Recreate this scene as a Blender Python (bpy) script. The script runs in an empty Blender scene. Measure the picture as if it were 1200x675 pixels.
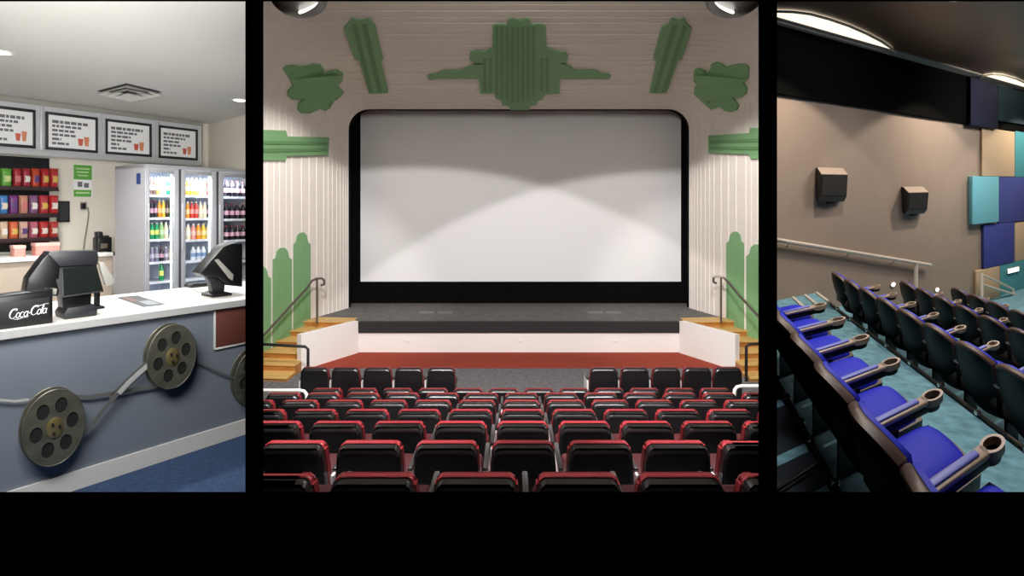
import bpy, bmesh, math, random
from mathutils import Vector, Matrix
random.seed(7)
S = bpy.context.scene
COL = S.collection
F, H, CX = 640.0, 245.0, 600.0          # focal length and horizon row in a 1200x675 frame
PI = math.pi
V = Vector

# ------------------------------------------------------------------ camera, view
cd = bpy.data.cameras.new('camera'); cam = bpy.data.objects.new('camera', cd); COL.objects.link(cam)
cd.sensor_width = 36; cd.lens = 36 * F / 1200; cd.shift_y = -(337.5 - H) / 1200
cd.clip_start = 0.05; cd.clip_end = 200
cam.location = (0, 0, 0); cam.rotation_euler = (PI / 2, 0, 0)
S.camera = cam
S.view_settings.view_transform = 'Standard'; S.view_settings.look = 'None'
S.view_settings.gamma = 1; S.view_settings.use_curve_mapping = False
S.view_settings.exposure = 0
w = bpy.data.worlds.new('world'); S.world = w; w.use_nodes = True
w.node_tree.nodes['Background'].inputs[0].default_value = (0, 0, 0, 1)
w.node_tree.nodes['Background'].inputs[1].default_value = 0

# ------------------------------------------------------------------ sight lines onto surfaces
def D(px, py): return V(((px - CX) / F, 1, (H - py) / F))
def at_y(px, py, y): return D(px, py) * y
def hit_z(px, py, z): d = D(px, py); return d * (z / d.z)
def hit_p(px, py, o, n): d = D(px, py); return d * (o.dot(n) / d.dot(n))

# ------------------------------------------------------------------ materials
def lin(c):
    f = lambda v: v / 12.92 if v <= 0.04045 else ((v + 0.055) / 1.055) ** 2.4
    return tuple(f(v / 255.0) for v in c)
MATS = {}
def mat(name, rgb, rough=0.5, metal=0.0, var=0.0, scale=8.0, bump=0.0, coat=0.0, emit=0.0, spec=0.5, stretch=(1, 1, 1)):
    if name in MATS: return MATS[name]
    m = bpy.data.materials.new(name); m.use_nodes = True
    nt = m.node_tree; b = nt.nodes['Principled BSDF']
    c = lin(rgb)
    b.inputs['Base Color'].default_value = (*c, 1)
    b.inputs['Roughness'].default_value = rough; b.inputs['Metallic'].default_value = metal
    b.inputs['Coat Weight'].default_value = coat; b.inputs['Coat Roughness'].default_value = 0.28
    b.inputs['Specular IOR Level'].default_value = spec
    if var or bump:
        tc = nt.nodes.new('ShaderNodeTexCoord'); mp = nt.nodes.new('ShaderNodeMapping')
        mp.inputs['Scale'].default_value = stretch
        nz = nt.nodes.new('ShaderNodeTexNoise'); nz.inputs['Scale'].default_value = scale; nz.inputs['Detail'].default_value = 5
        nt.links.new(tc.outputs['Object'], mp.inputs[0]); nt.links.new(mp.outputs[0], nz.inputs['Vector'])
        if var:
            r = nt.nodes.new('ShaderNodeValToRGB')
            r.color_ramp.elements[0].position = 0.3; r.color_ramp.elements[1].position = 0.7
            r.color_ramp.elements[0].color = (*[v * (1 - var) for v in c], 1)
            r.color_ramp.elements[1].color = (*[min(1, v * (1 + var)) for v in c], 1)
            nt.links.new(nz.outputs['Fac'], r.inputs[0]); nt.links.new(r.outputs[0], b.inputs['Base Color'])
        if bump:
            bp = nt.nodes.new('ShaderNodeBump'); bp.inputs['Strength'].default_value = bump; bp.inputs['Distance'].default_value = 0.01
            nt.links.new(nz.outputs['Fac'], bp.inputs['Height']); nt.links.new(bp.outputs[0], b.inputs['Normal'])
    if emit:
        b.inputs['Emission Color'].default_value = (*c, 1); b.inputs['Emission Strength'].default_value = emit
    MATS[name] = m
    return m
def glass_mat():
    m = bpy.data.materials.new('door_glass'); m.use_nodes = True; nt = m.node_tree
    nt.nodes.remove(nt.nodes['Principled BSDF']); out = nt.nodes['Material Output']
    t = nt.nodes.new('ShaderNodeBsdfTransparent'); g = nt.nodes.new('ShaderNodeBsdfGlossy'); mx = nt.nodes.new('ShaderNodeMixShader')
    g.inputs['Roughness'].default_value = 0.03; mx.inputs[0].default_value = 0.06
    nt.links.new(t.outputs[0], mx.inputs[1]); nt.links.new(g.outputs[0], mx.inputs[2]); nt.links.new(mx.outputs[0], out.inputs[0])
    return m

# ------------------------------------------------------------------ mesh builder
class MB:
    def __init__(s): s.v, s.f = [], []
    def add(s, vs, fs, fn=None):
        o = len(s.v)
        s.v += [V(fn(p)) if fn else V(p) for p in vs]
        s.f += [tuple(i + o for i in f) for f in fs]
        return s
    def from_bm(s, bm, fn=None):
        bm.verts.index_update()
        vs = [v.co.copy() for v in bm.verts]; fs = [[v.index for v in f.verts] for f in bm.faces]
        bm.free(); return s.add(vs, fs, fn)
    def box(s, x0, x1, y0, y1, z0, z1, bev=0.0, seg=2, fn=None):
        bm = bmesh.new(); bmesh.ops.create_cube(bm, size=1)
        for v in bm.verts:
            v.co = ((x0 + x1) / 2 + v.co.x * (x1 - x0), (y0 + y1) / 2 + v.co.y * (y1 - y0), (z0 + z1) / 2 + v.co.z * (z1 - z0))
        if bev: bmesh.ops.bevel(bm, geom=bm.edges[:], offset=bev, segments=seg, profile=0.5, affect='EDGES')
        return s.from_bm(bm, fn)
    def prism(s, pts, d, fn=None):
        """pts: ring of 3D points, d: Vector extrusion"""
        n = len(pts); d = V(d); pts = [V(p) for p in pts]
        return s.add(pts + [p + d for p in pts], [tuple(range(n))[::-1], tuple(range(n, 2 * n))] +
                     [(i, (i + 1) % n, n + (i + 1) % n, n + i) for i in range(n)], fn)
    def hexa(s, a, b):
        """a, b: two corresponding rings"""
        n = len(a)
        return s.add([V(p) for p in a] + [V(p) for p in b], [tuple(range(n))[::-1], tuple(range(n, 2 * n))] +
                     [(i, (i + 1) % n, n + (i + 1) % n, n + i) for i in range(n)])
    def tube(s, path, r, n=8, fn=None, caps=True):
        path = [V(p) for p in path]; vs, fs = [], []
        up = None
        for i, p in enumerate(path):
            t = (path[min(i + 1, len(path) - 1)] - path[max(i - 1, 0)]).normalized()
            if up is None: up = V((0, 0, 1)) if abs(t.z) < 0.9 else V((1, 0, 0))
            a = t.cross(up).normalized(); b = a.cross(t).normalized(); up = b
            rr = r[i] if isinstance(r, (list, tuple)) else r
            vs += [p + (a * math.cos(2 * PI * k / n) + b * math.sin(2 * PI * k / n)) * rr for k in range(n)]
        for i in range(len(path) - 1):
            for k in range(n):
                fs.append((i * n + k, i * n + (k + 1) % n, (i + 1) * n + (k + 1) % n, (i + 1) * n + k))
        if caps:
            fs.append(tuple(range(n))[::-1]); fs.append(tuple((len(path) - 1) * n + k for k in range(n)))
        return s.add(vs, fs, fn)
    def lathe(s, prof, n=16, c=(0, 0, 0), fn=None):
        vs, fs = [], []; c = V(c)
        for r, z in prof:
            vs += [c + V((r * math.cos(2 * PI * k / n), r * math.sin(2 * PI * k / n), z)) for k in range(n)]
        for i in range(len(prof) - 1):
            for k in range(n):
                fs.append((i * n + k, i * n + (k + 1) % n, (i + 1) * n + (k + 1) % n, (i + 1) * n + k))
        fs.append(tuple(range(n))[::-1]); fs.append(tuple((len(prof) - 1) * n + k for k in range(n)))
        return s.add(vs, fs, fn)
    def slab(s, fn_front, fn_back, nu=8, nv=8):
        """closed slab between two grids fn(u,v), u,v in 0..1"""
        g = []
        for fn in (fn_front, fn_back):
            g += [V(fn(i / nu, j / nv)) for i in range(nu + 1) for j in range(nv + 1)]
        W = nv + 1; N = (nu + 1) * W; fs = []
        for i in range(nu):
            for j in range(nv):
                q = (i * W + j, (i + 1) * W + j, (i + 1) * W + j + 1, i * W + j + 1)
                fs.append(q); fs.append(tuple(N + k for k in q[::-1]))
        ring = [i * W for i in range(nu + 1)] + [nu * W + j for j in range(1, nv + 1)] + \
               [i * W + nv for i in range(nu - 1, -1, -1)] + [j for j in range(nv - 1, 0, -1)]
        for k in range(len(ring)):
            a, b = ring[k], ring[(k + 1) % len(ring)]
            fs.append((b, a, N + a, N + b))
        return s.add(g, fs)
    def build(s, name, m, parent=None, smooth=True, loc=None, basis=None, angle=35):
        me = bpy.data.meshes.new(name)
        if basis: u, v, w_ = basis; vs = [u * p.x + v * p.y + w_ * p.z for p in s.v]
        else: vs = s.v
        me.from_pydata([tuple(p) for p in vs], [], s.f); me.update()
        bm = bmesh.new(); bm.from_mesh(me); bmesh.ops.recalc_face_normals(bm, faces=bm.faces); bm.to_mesh(me); bm.free()
        if smooth:
            me.polygons.foreach_set('use_smooth', [True] * len(me.polygons)); me.set_sharp_from_angle(angle=math.radians(angle))
        me.materials.append(m)
        o = bpy.data.objects.new(name, me); COL.objects.link(o)
        if parent: o.parent = parent
        if loc is not None: o.location = loc
        return o

def fill2d(outlines, depth, bev=0.0, curvy=False):
    """outlines with holes (2D) -> (verts, faces) of an extruded solid, z in -depth..depth"""
    cu = bpy.data.curves.new('tmp', 'CURVE'); cu.dimensions = '2D'; cu.fill_mode = 'BOTH'; cu.extrude = depth
    if bev: cu.bevel_depth = bev; cu.bevel_resolution = 1
    for pts in outlines:
        sp = cu.splines.new('POLY'); sp.points.add(len(pts) - 1); sp.use_cyclic_u = True
        for q, p in zip(sp.points, pts): q.co = (p[0], p[1], 0, 1)
    o = bpy.data.objects.new('tmp', cu); COL.objects.link(o)
    dg = bpy.context.evaluated_depsgraph_get()
    me = bpy.data.meshes.new_from_object(o.evaluated_get(dg))
    bm = bmesh.new(); bm.from_mesh(me); bmesh.ops.remove_doubles(bm, verts=bm.verts, dist=1e-5)
    bm.verts.index_update()
    vs = [v.co.copy() for v in bm.verts]; fs = [[v.index for v in f.verts] for f in bm.faces]
    bm.free(); bpy.data.objects.remove(o); bpy.data.curves.remove(cu); bpy.data.meshes.remove(me)
    return vs, fs

def tag(o, label=None, cat=None, group=None, kind=None):
    if label: o['label'] = label
    if cat: o['category'] = cat
    if group: o['group'] = group
    if kind: o['kind'] = kind
    return o
def thing(name, label, cat, loc=(0, 0, 0), group=None):
    o = bpy.data.objects.new(name, None); COL.objects.link(o); o.location = loc; o.empty_display_size = 0.1
    return tag(o, label, cat, group)
def struct(name, mb, m, smooth=False):
    return tag(mb.build(name, m, smooth=smooth), kind='structure')
def copy_tree(o, parent=None):
    c = o.copy(); COL.objects.link(c)
    if parent: c.parent = parent
    for ch in list(o.children): copy_tree(ch, c)
    return c
ORD = ['first', 'second', 'third', 'fourth', 'fifth', 'sixth', 'seventh', 'eighth', 'ninth', 'tenth', 'eleventh', 'twelfth',
       'thirteenth', 'fourteenth', 'fifteenth', 'sixteenth']
def spot(name, loc, to, power, size, blend=0.3, col=(1, 1, 1), r=0.05):
    l = bpy.data.lights.new(name, 'SPOT'); l.energy = power; l.spot_size = math.radians(size); l.spot_blend = blend; l.color = col; l.shadow_soft_size = r
    o = bpy.data.objects.new(name, l); COL.objects.link(o); o.location = loc
    o.rotation_euler = (V(to) - V(loc)).to_track_quat('-Z', 'Y').to_euler(); return o
def area(name, loc, to, power, sx, sy, col=(1, 1, 1)):
    l = bpy.data.lights.new(name, 'AREA'); l.energy = power; l.shape = 'RECTANGLE'; l.size = sx; l.size_y = sy; l.color = col
    o = bpy.data.objects.new(name, l); COL.objects.link(o); o.location = loc
    o.rotation_euler = (V(to) - V(loc)).to_track_quat('-Z', 'Y').to_euler(); return o

def trim_at_wall(objs, px, keep_right):
    """saw off whatever would run into the dividing wall along the sight line at px"""
    n = V((1, -(px - CX) / F, 0)).normalized()             # points to the right of that line
    if not keep_right: n = -n
    bpy.context.view_layer.update()
    for o in objs:
        if o.type != 'MESH': continue
        mw = o.matrix_world; ds = [n.dot(mw @ v.co) for v in o.data.vertices]
        if min(ds) >= -1e-4: continue
        if max(ds) <= 1e-4:
            bpy.data.objects.remove(o); continue
        if o.data.users > 1: o.data = o.data.copy()
        bm = bmesh.new(); bm.from_mesh(o.data); inv = mw.inverted()
        r = bmesh.ops.bisect_plane(bm, geom=bm.verts[:] + bm.edges[:] + bm.faces[:], plane_co=inv @ V((0, 0, 0)), plane_no=(mw.to_3x3().transposed() @ n), clear_inner=True)
        ed = [e for e in r['geom_cut'] if isinstance(e, bmesh.types.BMEdge)]
        if ed: bmesh.ops.holes_fill(bm, edges=ed, sides=0)
        bm.to_mesh(o.data); bm.free()
def drop_empty(objs):
    for o in objs:
        try:
            if o.type == 'EMPTY' and not o.children: bpy.data.objects.remove(o)
        except ReferenceError: pass
ROOM = {}
def mark(): return set(bpy.data.objects)
X_, Y_, Z_ = V((1, 0, 0)), V((0, 1, 0)), V((0, 0, 1))

# ------------------------------------------------------------------ black dividing wall with three openings
M_black = mat('black_plaster', (6, 6, 6), 0.95, spec=0.0)
YF, YB = 1.30, 1.50
def ray_xy(px, y): return ((px - CX) / F * y, y)
def zpx(py, y): return (H - py) / F * y
front = MB()
for (a, b, a2, b2) in ((287.5, 308.7, 289.0, 307.0), (888.8, 910.7, 890.5, 909.0)):
    q = [ray_xy(a, YF), ray_xy(b, YF), ray_xy(b2, YB), ray_xy(a2, YB)]
    front.hexa([(x, y, zpx(640, YF)) for x, y in q], [(x, y, zpx(-60, YF)) for x, y in q])
front.hexa([(-1.75, YF, zpx(576.5, YF)), (-1.75, YB, zpx(579, YB)), (-1.75, YB, -2.2), (-1.75, YF, -2.2)],
           [(1.75, YF, zpx(576.5, YF)), (1.75, YB, zpx(579, YB)), (1.75, YB, -2.2), (1.75, YF, -2.2)])
front.hexa([(-1.75, YF, zpx(1.7, YF)), (-1.75, YB, zpx(-1, YB)), (-1.75, YB, 1.6), (-1.75, YF, 1.6)],
           [(1.75, YF, zpx(1.7, YF)), (1.75, YB, zpx(-1, YB)), (1.75, YB, 1.6), (1.75, YF, 1.6)])
struct('wall_front', front, M_black)
for nm, a, b, yend in (('wall_partition_left', 289.2, 290.8, 17.6), ('wall_partition_right', 907.2, 908.8, 17.6)):
    q = [ray_xy(a, YB), ray_xy(b, YB), ray_xy(b, yend), ray_xy(a, yend)]
    struct(nm, MB().hexa([(x, y, -4.6) for x, y in q], [(x, y, 6.2) for x, y in q]), M_black)

# =================================================================== LEFT ROOM: the snack bar
mk0 = mark()
class Fr:
    """vertical surface frame: o origin, u along, n towards the viewer"""
    def __init__(s, o, u, n): s.o, s.u, s.n = V(o), V(u).normalized(), V(n).normalized()
    def tz(s, px, py, off=0.0):
        p = hit_p(px, py, s.o + s.n * off, s.n); q = p - s.o
        return q.dot(s.u), p.z
    def t(s, px, off=0.0): return s.tz(px, 200, off)[0]
    def pt(s, t, off, z): q = s.o + s.u * t + s.n * off; return V((q.x, q.y, z))
    def basis(s): return (s.u, s.n, Z_)
    def rect(s, x0, y0, x1, y1, off=0.0):
        xm = (x0 + x1) / 2
        return s.t(x0, off), s.t(x1, off), s.tz(xm, y1, off)[1], s.tz(xm, y0, off)[1]
    def box(s, mb, x0, y0, x1, y1, off, th, bev=0.0):
        t0, t1, z0, z1 = s.rect(x0, y0, x1, y1, off + th)
        return mb.box(t0, t1, off, off + th, z0, z1, bev, fn=lambda p: s.pt(p.x, p.y, p.z))

uC = V((490 / 640, 1, 0)); CF = Fr((-0.9375 * 3.12, 3.12, 0), uC, (1, -490 / 640, 0))     # counter front
uW = V((400 / 640, 1, 0)); BF = Fr((-0.9375 * 5.54, 5.54, 0), uW, (1, -400 / 640, 0))     # menu bulkhead face
WF = Fr(BF.o - BF.n * 0.12, uW, BF.n)                                                     # back wall
ZFL, ZTOP, ZNOS, ZCEIL = -1.741, -0.692, -0.741, 1.16

M_ceil = mat('white_ceiling_paint', (222, 221, 215), 0.9)
M_wallc = mat('cream_wall_paint', (212, 206, 194), 0.8)
M_lam = mat('pale_grey_laminate', (192, 193, 196), 0.35)
M_bcarpet = mat('blue_carpet', (38, 60, 92), 0.95, var=0.4, scale=60, bump=0.4)
M_steel = mat('brushed_blue_grey_panel', (116, 123, 134), 0.42, 0.15, var=0.05, scale=3)
M_white = mat('white_laminate', (236, 233, 228), 0.3)
M_edge = mat('grey_white_edging', (200, 199, 196), 0.35)
M_blk = mat('black_plastic', (13, 13, 15), 0.4)
M_blk2 = mat('charcoal_plastic', (30, 32, 37), 0.45)
M_dk = mat('matt_black_board', (16, 17, 20), 0.6)
M_gry = mat('silver_grey_plastic', (150, 148, 142), 0.4)
M_alu = mat('aluminium', (196, 197, 199), 0.35, 0.3)
M_reel = mat('worn_reel_metal', (96, 95, 84), 0.45, 0.5, var=0.22, scale=14)
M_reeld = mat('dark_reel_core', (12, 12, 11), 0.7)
M_brass = mat('brass', (168, 150, 100), 0.35, 0.8)
M_film = mat('grey_film_strip', (98, 98, 98), 0.4, 0.2)
M_filml = mat('pale_film_strip', (196, 196, 194), 0.25, 0.3)
M_brown = mat('brown_board', (92, 48, 38), 0.6, var=0.08, scale=5)
M_poster = mat('white_print', (232, 232, 232), 0.5)
M_ink = mat('dark_print', (104, 104, 110), 0.6)
M_red = mat('red_wrapper', (176, 34, 38), 0.35)
M_grn = mat('green_print', (88, 158, 62), 0.5)

# --- setting
def plan(px_y): return [V((*ray_xy(px, y), 0)) for px, y in px_y]
fl = [V((-3.7, 1.55, ZFL)), V((*ray_xy(288.8, 1.55), ZFL)), V((*ray_xy(288.8, 8.2), ZFL)), V((-7.0, 8.2, ZFL)), V((-7.4, 3.2, ZFL))]
struct('floor', MB().prism(fl, (0, 0, -0.08)), M_bcarpet)
cl = [V((p.x, p.y, ZCEIL)) for p in fl]
struct('ceiling', MB().prism(cl, (0, 0, 0.08)), M_ceil)
tw1 = WF.t(242)
mb = MB(); mb.box(-1.9, tw1 + 0.9, -0.1, 0, ZFL, ZCEIL, fn=lambda p: WF.pt(p.x, p.y, p.z)); struct('wall_back', mb, M_wallc)
c0 = hit_z(236, 147, ZCEIL); c1 = hit_z(287, 135.5, ZCEIL); c1 = c0 + (c1 - c0) * 1.02
dn = V((c1.y - c0.y, -(c1.x - c0.x), 0)).normalized() * 0.08
if dn.y < 0: dn = -dn
ring = [c0, c1, c1 + dn, c0 + dn]
struct('wall_right', MB().hexa([(p.x, p.y, ZFL) for p in ring], [(p.x, p.y, ZCEIL) for p in ring]), M_wallc)

# --- counter
def end_pt(off, px=288.6):
    t = CF.t(px, off); return t
def cbox(mb, off0, off1, z0, z1, tl=-1.75):
    a = [CF.pt(tl, off0, 0), CF.pt(tl, off1, 0), CF.pt(end_pt(off1), off1, 0), CF.pt(end_pt(off0), off0, 0)]
    return mb.hexa([(p.x, p.y, z0) for p in a], [(p.x, p.y, z1) for p in a])
ctr = thing('service_counter', 'long grey-blue metal fronted service counter with white kick strip', 'counter', CF.pt(0.4, -0.4, ZFL))
def child(mb, nm, m, par, label=None, smooth=True, kind=None):
    o = mb.build(nm, m, smooth=smooth); o.parent = par; o.matrix_parent_inverse = Matrix.Translation(-par.location)
    return tag(o, label, kind=kind)
child(cbox(MB(), -0.90, -0.03, ZFL, ZNOS), 'cabinet_body', M_lam, ctr, smooth=False)
child(cbox(MB(), -0.03, 0.0, ZFL + 0.115, ZNOS - 0.002), 'front_panel', M_steel, ctr, smooth=False)
child(cbox(MB(), -0.03, 0.018, ZFL, ZFL + 0.115), 'kick_strip', M_edge, ctr, 'white kick strip', smooth=False)
top = thing('countertop', 'white laminate worktop running along the grey-blue service counter', 'countertop', CF.pt(0.4, -0.4, ZNOS))
child(cbox(MB(), -1.0, 0.035, ZNOS + 0.006, ZTOP), 'top_slab', M_white, top, smooth=False)
child(cbox(MB(), 0.0352, 0.045, ZNOS, ZTOP - 0.003), 'edge_strip', mat('grey_nosing', (168, 168, 168), 0.35), top, smooth=False)

# brown board on the counter front
bd = thing('notice_board', 'brown board with pale edging fixed to counter front by partition', 'board', CF.pt(CF.t(268), 0.0, CF.tz(268, 385)[1]))
t0 = CF.t(252); t1 = CF.t(288.3); zb = CF.tz(255, 407)[1]
child(MB().box(t0, t1, 0.001, 0.012, zb, ZNOS - 0.012, 0.002, fn=lambda p: CF.pt(p.x, p.y, p.z)), 'board_panel', M_brown, bd)
mb = MB()
mb.box(t0 - 0.012, t0, 0.001, 0.016, zb - 0.014, ZNOS - 0.012, 0.002, fn=lambda p: CF.pt(p.x, p.y, p.z))
mb.box(t0 - 0.012, t1, 0.001, 0.016, zb - 0.014, zb, 0.002, fn=lambda p: CF.pt(p.x, p.y, p.z))
child(mb, 'board_edging', M_edge, bd)

# film reels hung on the counter front (the room is drawn narrower along the counter than it is tall)
def reel(px, py, rpx, rpy, label, rot):
    t, z = CF.tz(px, py, 0.09); P = CF.pt(t, 0.09, z)
    rz = rpy / F * P.y; dt = CF.t(px + 1, 0.09) - CF.t(px - 1, 0.09); ru = rpx * dt / 2
    r = thing('film_reel', label, 'film reel', CF.pt(t, 0, z), 'film reels on the counter front')
    def m(p, o): return CF.u * (p[0] * ru) + CF.n * (o + p[2]) + Z_ * (p[1] * rz)
    outer = [(math.cos(k * PI / 28), math.sin(k * PI / 28)) for k in range(56)]
    holes = []
    for k in range(6):
        a = rot + k * PI / 3; cx, cy = 0.6 * math.cos(a), 0.6 * math.sin(a)
        holes.append([(cx + 0.21 * math.cos(j * PI / 9), cy + 0.21 * math.sin(j * PI / 9)) for j in range(18)])
    hub = [(0.1 * math.cos(j * PI / 8), 0.1 * math.sin(j * PI / 8)) for j in range(16)]
    vs, fs = fill2d([outer] + holes + [hub], 0.004)
    for o, nm in ((0.09, 'front_flange'), (0.02, 'rear_flange')):
        MB().add(vs, fs, lambda p, o=o: m(p, o)).build(nm, M_reel, r, angle=30)
    rim = MB()
    for o in (0.09, 0.02):
        rim.tube([m((math.cos(k * PI / 24), math.sin(k * PI / 24), 0), o) for k in range(49)], 0.006, 6)
    rim.build('rim', M_reel, r)
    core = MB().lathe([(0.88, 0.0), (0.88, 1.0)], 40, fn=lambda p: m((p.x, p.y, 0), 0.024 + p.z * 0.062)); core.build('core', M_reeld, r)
    hb = MB().lathe([(0.28, 0), (0.28, 0.5), (0.22, 0.8), (0.1, 1.0)], 24, fn=lambda p: m((p.x, p.y, 0), 0.092 + p.z * 0.014)); hb.build('hub', M_brass, r)
    sc = MB()
    for k in range(3):
        a = rot + k * 2 * PI / 3
        sc.lathe([(0.045, 0), (0.045, 1)], 10, (0.14 * math.cos(a), 0.14 * math.sin(a), 0), fn=lambda p: m((p.x, p.y, 0), 0.1 + p.z * 0.014))
    sc.build('hub_bolts', M_reeld, r)
    return r
reel(64, 501, 36, 44, 'film reel hung lowest on the counter front, below the black boxes', 0.15)
reel(202, 418, 28, 37, 'film reel hung high in the middle of the counter front', 0.25)
reel(300, 442, 24, 33, 'film reel at the right end of the counter, half cut off by partition', 0.2)
def ribbon(pts, off, wpx, th=0.004):
    mb = MB(); L = []
    for i, p in enumerate(pts):
        a = pts[max(i - 1, 0)]; b = pts[min(i + 1, len(pts) - 1)]
        d = V((b[0] - a[0], b[1] - a[1])).normalized(); nn = V((-d.y, d.x)) * (wpx / 2)
        row = []
        for sgn in (-1, 1):
            t, z = CF.tz(p[0] + nn.x * sgn, p[1] + nn.y * sgn, off[i] if isinstance(off, list) else off)
            o = off[i] if isinstance(off, list) else off
            row += [CF.pt(t, o, z), CF.pt(t, o + th, z)]
        L.append(row)
    vs = [q for r in L for q in r]; fs = []
    for i in range(len(L) - 1):
        b = 4 * i
        for (x, y) in ((0, 1), (1, 3), (3, 2), (2, 0)): fs.append((b + x, b + y, b + 4 + y, b + 4 + x))
    fs += [(0, 1, 3, 2), tuple(4 * (len(L) - 1) + k for k in (2, 3, 1, 0))]
    return mb.add(vs, fs)
def film(pts, off, wpx, m, label):
    o = ribbon(pts, off, wpx).build('film_strip', m); tag(o, label, 'film strip', 'film strips on the counter front')
film([(100, 507), (112, 492), (126, 474), (139, 460)], 0.06, 4.5, M_film, 'grey film strip rising from the lowest reel to the pale strip')
film([(139, 461), (150, 449), (164, 436), (178, 424)], 0.07, 5, M_filml, 'pale shiny film strip slanting up to the high middle reel')
film([(128, 466), (142, 452), (158, 437), (172, 425)], 0.03, 4, M_film, 'grey film strip just above the pale shiny strip')
film([(-40, 466), (0, 468.5), (18, 470), (34, 468)], 0.03, 2.6, M_filml, 'thin pale strip leaving the lowest reel to the left')
film([(70, 459), (85, 464), (105, 465), (130, 461), (160, 456), (184, 452)], 0.03, 4, M_film, 'thin wavy dark strip running between the two full reels')
film([(226, 421), (240, 428), (256, 436), (274, 443)], 0.03, 2.4, M_film, 'thin strip falling from the middle reel to the cut-off reel')

# --- things on the worktop
CB = (CF.u, -CF.n, Z_)                      # along, away from the customer, up
def on_top(px, py): return hit_z(px, py, ZTOP)
def upx(p): return (CF.u.x - p.x / p.y * CF.u.y) * F / p.y   # pixels per metre along the counter
def prof(mb, pts, v0, v1, bev=0.0):
    """(u,z) outline extruded from v0 to v1"""
    bm = bmesh.new(); a = [bm.verts.new((u, v0, z)) for u, z in pts]; f = bm.faces.new(a)
    r = bmesh.ops.extrude_face_region(bm, geom=[f]); bmesh.ops.translate(bm, vec=(0, v1 - v0, 0), verts=[g for g in r['geom'] if isinstance(g, bmesh.types.BMVert)])
    if bev: bmesh.ops.bevel(bm, geom=bm.edges[:], offset=bev, segments=2, profile=0.5, affect='EDGES')
    return mb.from_bm(bm)
P = on_top(62, 378.5); k = 1 / upx(P); kz = P.y / F
bx = thing('napkin_box', 'black box with white cola script beside the left till', 'box', P)
prof(MB(), [(-66 * k, 0), (0, 0), (0.0, 39 * kz), (-66 * k, 36 * kz)], 0.0, 0.12, 0.006).build('box_body', M_blk, bx, basis=CB)
prof(MB(), [(-60 * k, 4 * kz), (-4 * k, 4 * kz), (-4 * k, 31 * kz), (-60 * k, 29 * kz)], -0.004, 0.002, 0.001).build('sign_face', M_dk, bx, basis=CB)
prof(MB(), [(-66 * k, 35.5 * kz), (0, 38.5 * kz), (0, 40 * kz), (-66 * k, 37 * kz)], -0.006, 0.126, 0.002).build('box_rim', M_blk2, bx, basis=CB)
def stroke(mb, pts, wd, v0):
    """brush-like ribbon following 2D points; wd is a list of widths"""
    n = len(pts); vs = []
    for i in range(n):
        a, b = pts[max(i - 1, 0)], pts[min(i + 1, n - 1)]
        d = V((b[0] - a[0], b[1] - a[1])); d = d.normalized() if d.length else V((1, 0)); nn = V((-d.y, d.x))
        w2 = wd[min(i, len(wd) - 1)] / 2
        for sg in (-1, 1):
            q = V(pts[i]) + nn * (w2 * sg); vs += [(q.x, v0, q.y), (q.x, v0 - 0.0012, q.y)]
    fs = []
    for i in range(n - 1):
        b = 4 * i
        for (x, y) in ((0, 1), (1, 3), (3, 2), (2, 0)): fs.append((b + x, b + y, b + 4 + y, b + 4 + x))
    fs += [(0, 1, 3, 2), tuple(4 * (n - 1) + q for q in (2, 3, 1, 0))]
    mb.add(vs, fs)
def arc(cx, cy, rx, ry, a0, a1, n=14): return [(cx + rx * math.cos(math.radians(a0 + (a1 - a0) * i / n)), cy + ry * math.sin(math.radians(a0 + (a1 - a0) * i / n))) for i in range(n + 1)]
lg = MB(); sh = 0.28
def L(pts, wd):                              # letter space: pixels of the lettering, 40 wide by 14 high, slanted
    stroke(lg, [((-50 + x + sh * y) * k, (10.5 + y + x * 0.055) * kz) for x, y in pts], [q * k * 0.72 for q in wd], -0.0045)
def capC(x):
    L(arc(x + 4, 5.5, 3.8, 5.2, 55, 320), [0.8, 1.2, 1.8, 2.2, 2.4, 2.4, 2.2, 2.0, 1.6, 1.2, 1.0, 0.8])
    L(arc(x + 5.8, 9.4, 1.2, 1.3, -60, 200, 8), [0.9])
def lo_o(x): L(arc(x + 2, 3, 1.9, 2.9, 90, 450), [1.3])
def lo_a(x): lo_o(x); L([(x + 4.1, 5.8), (x + 3.9, 2), (x + 4.5, 0.2), (x + 5.4, 0.6)], [1.3])
capC(0); lo_o(7.6); L(arc(14, 3, 2, 2.9, 50, 310), [1.3]); lo_a(16.2)
L([(21.6, 3.2), (23.6, 3.6)], [1.3])
capC(23.5); lo_o(31); L([(35.6, 0.6), (35.2, 4), (36.2, 9.5), (36.9, 10.2), (37, 9), (35.8, 4), (36, 1), (37, 0.3)], [1.2]); lo_a(37.2)
L([(4.5, -0.2), (10, -1.6), (17, -0.6), (22, -1.0)], [0.5, 1.0, 0.8, 0.4])
L([(28, 10.4), (33, 10.0), (38, 11.2), (42, 10.6)], [0.5, 1.1, 0.9, 0.4])
lg.build('script_lettering', mat('white_lettering', (238, 238, 238), 0.4), bx, basis=CB, smooth=False)

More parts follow.
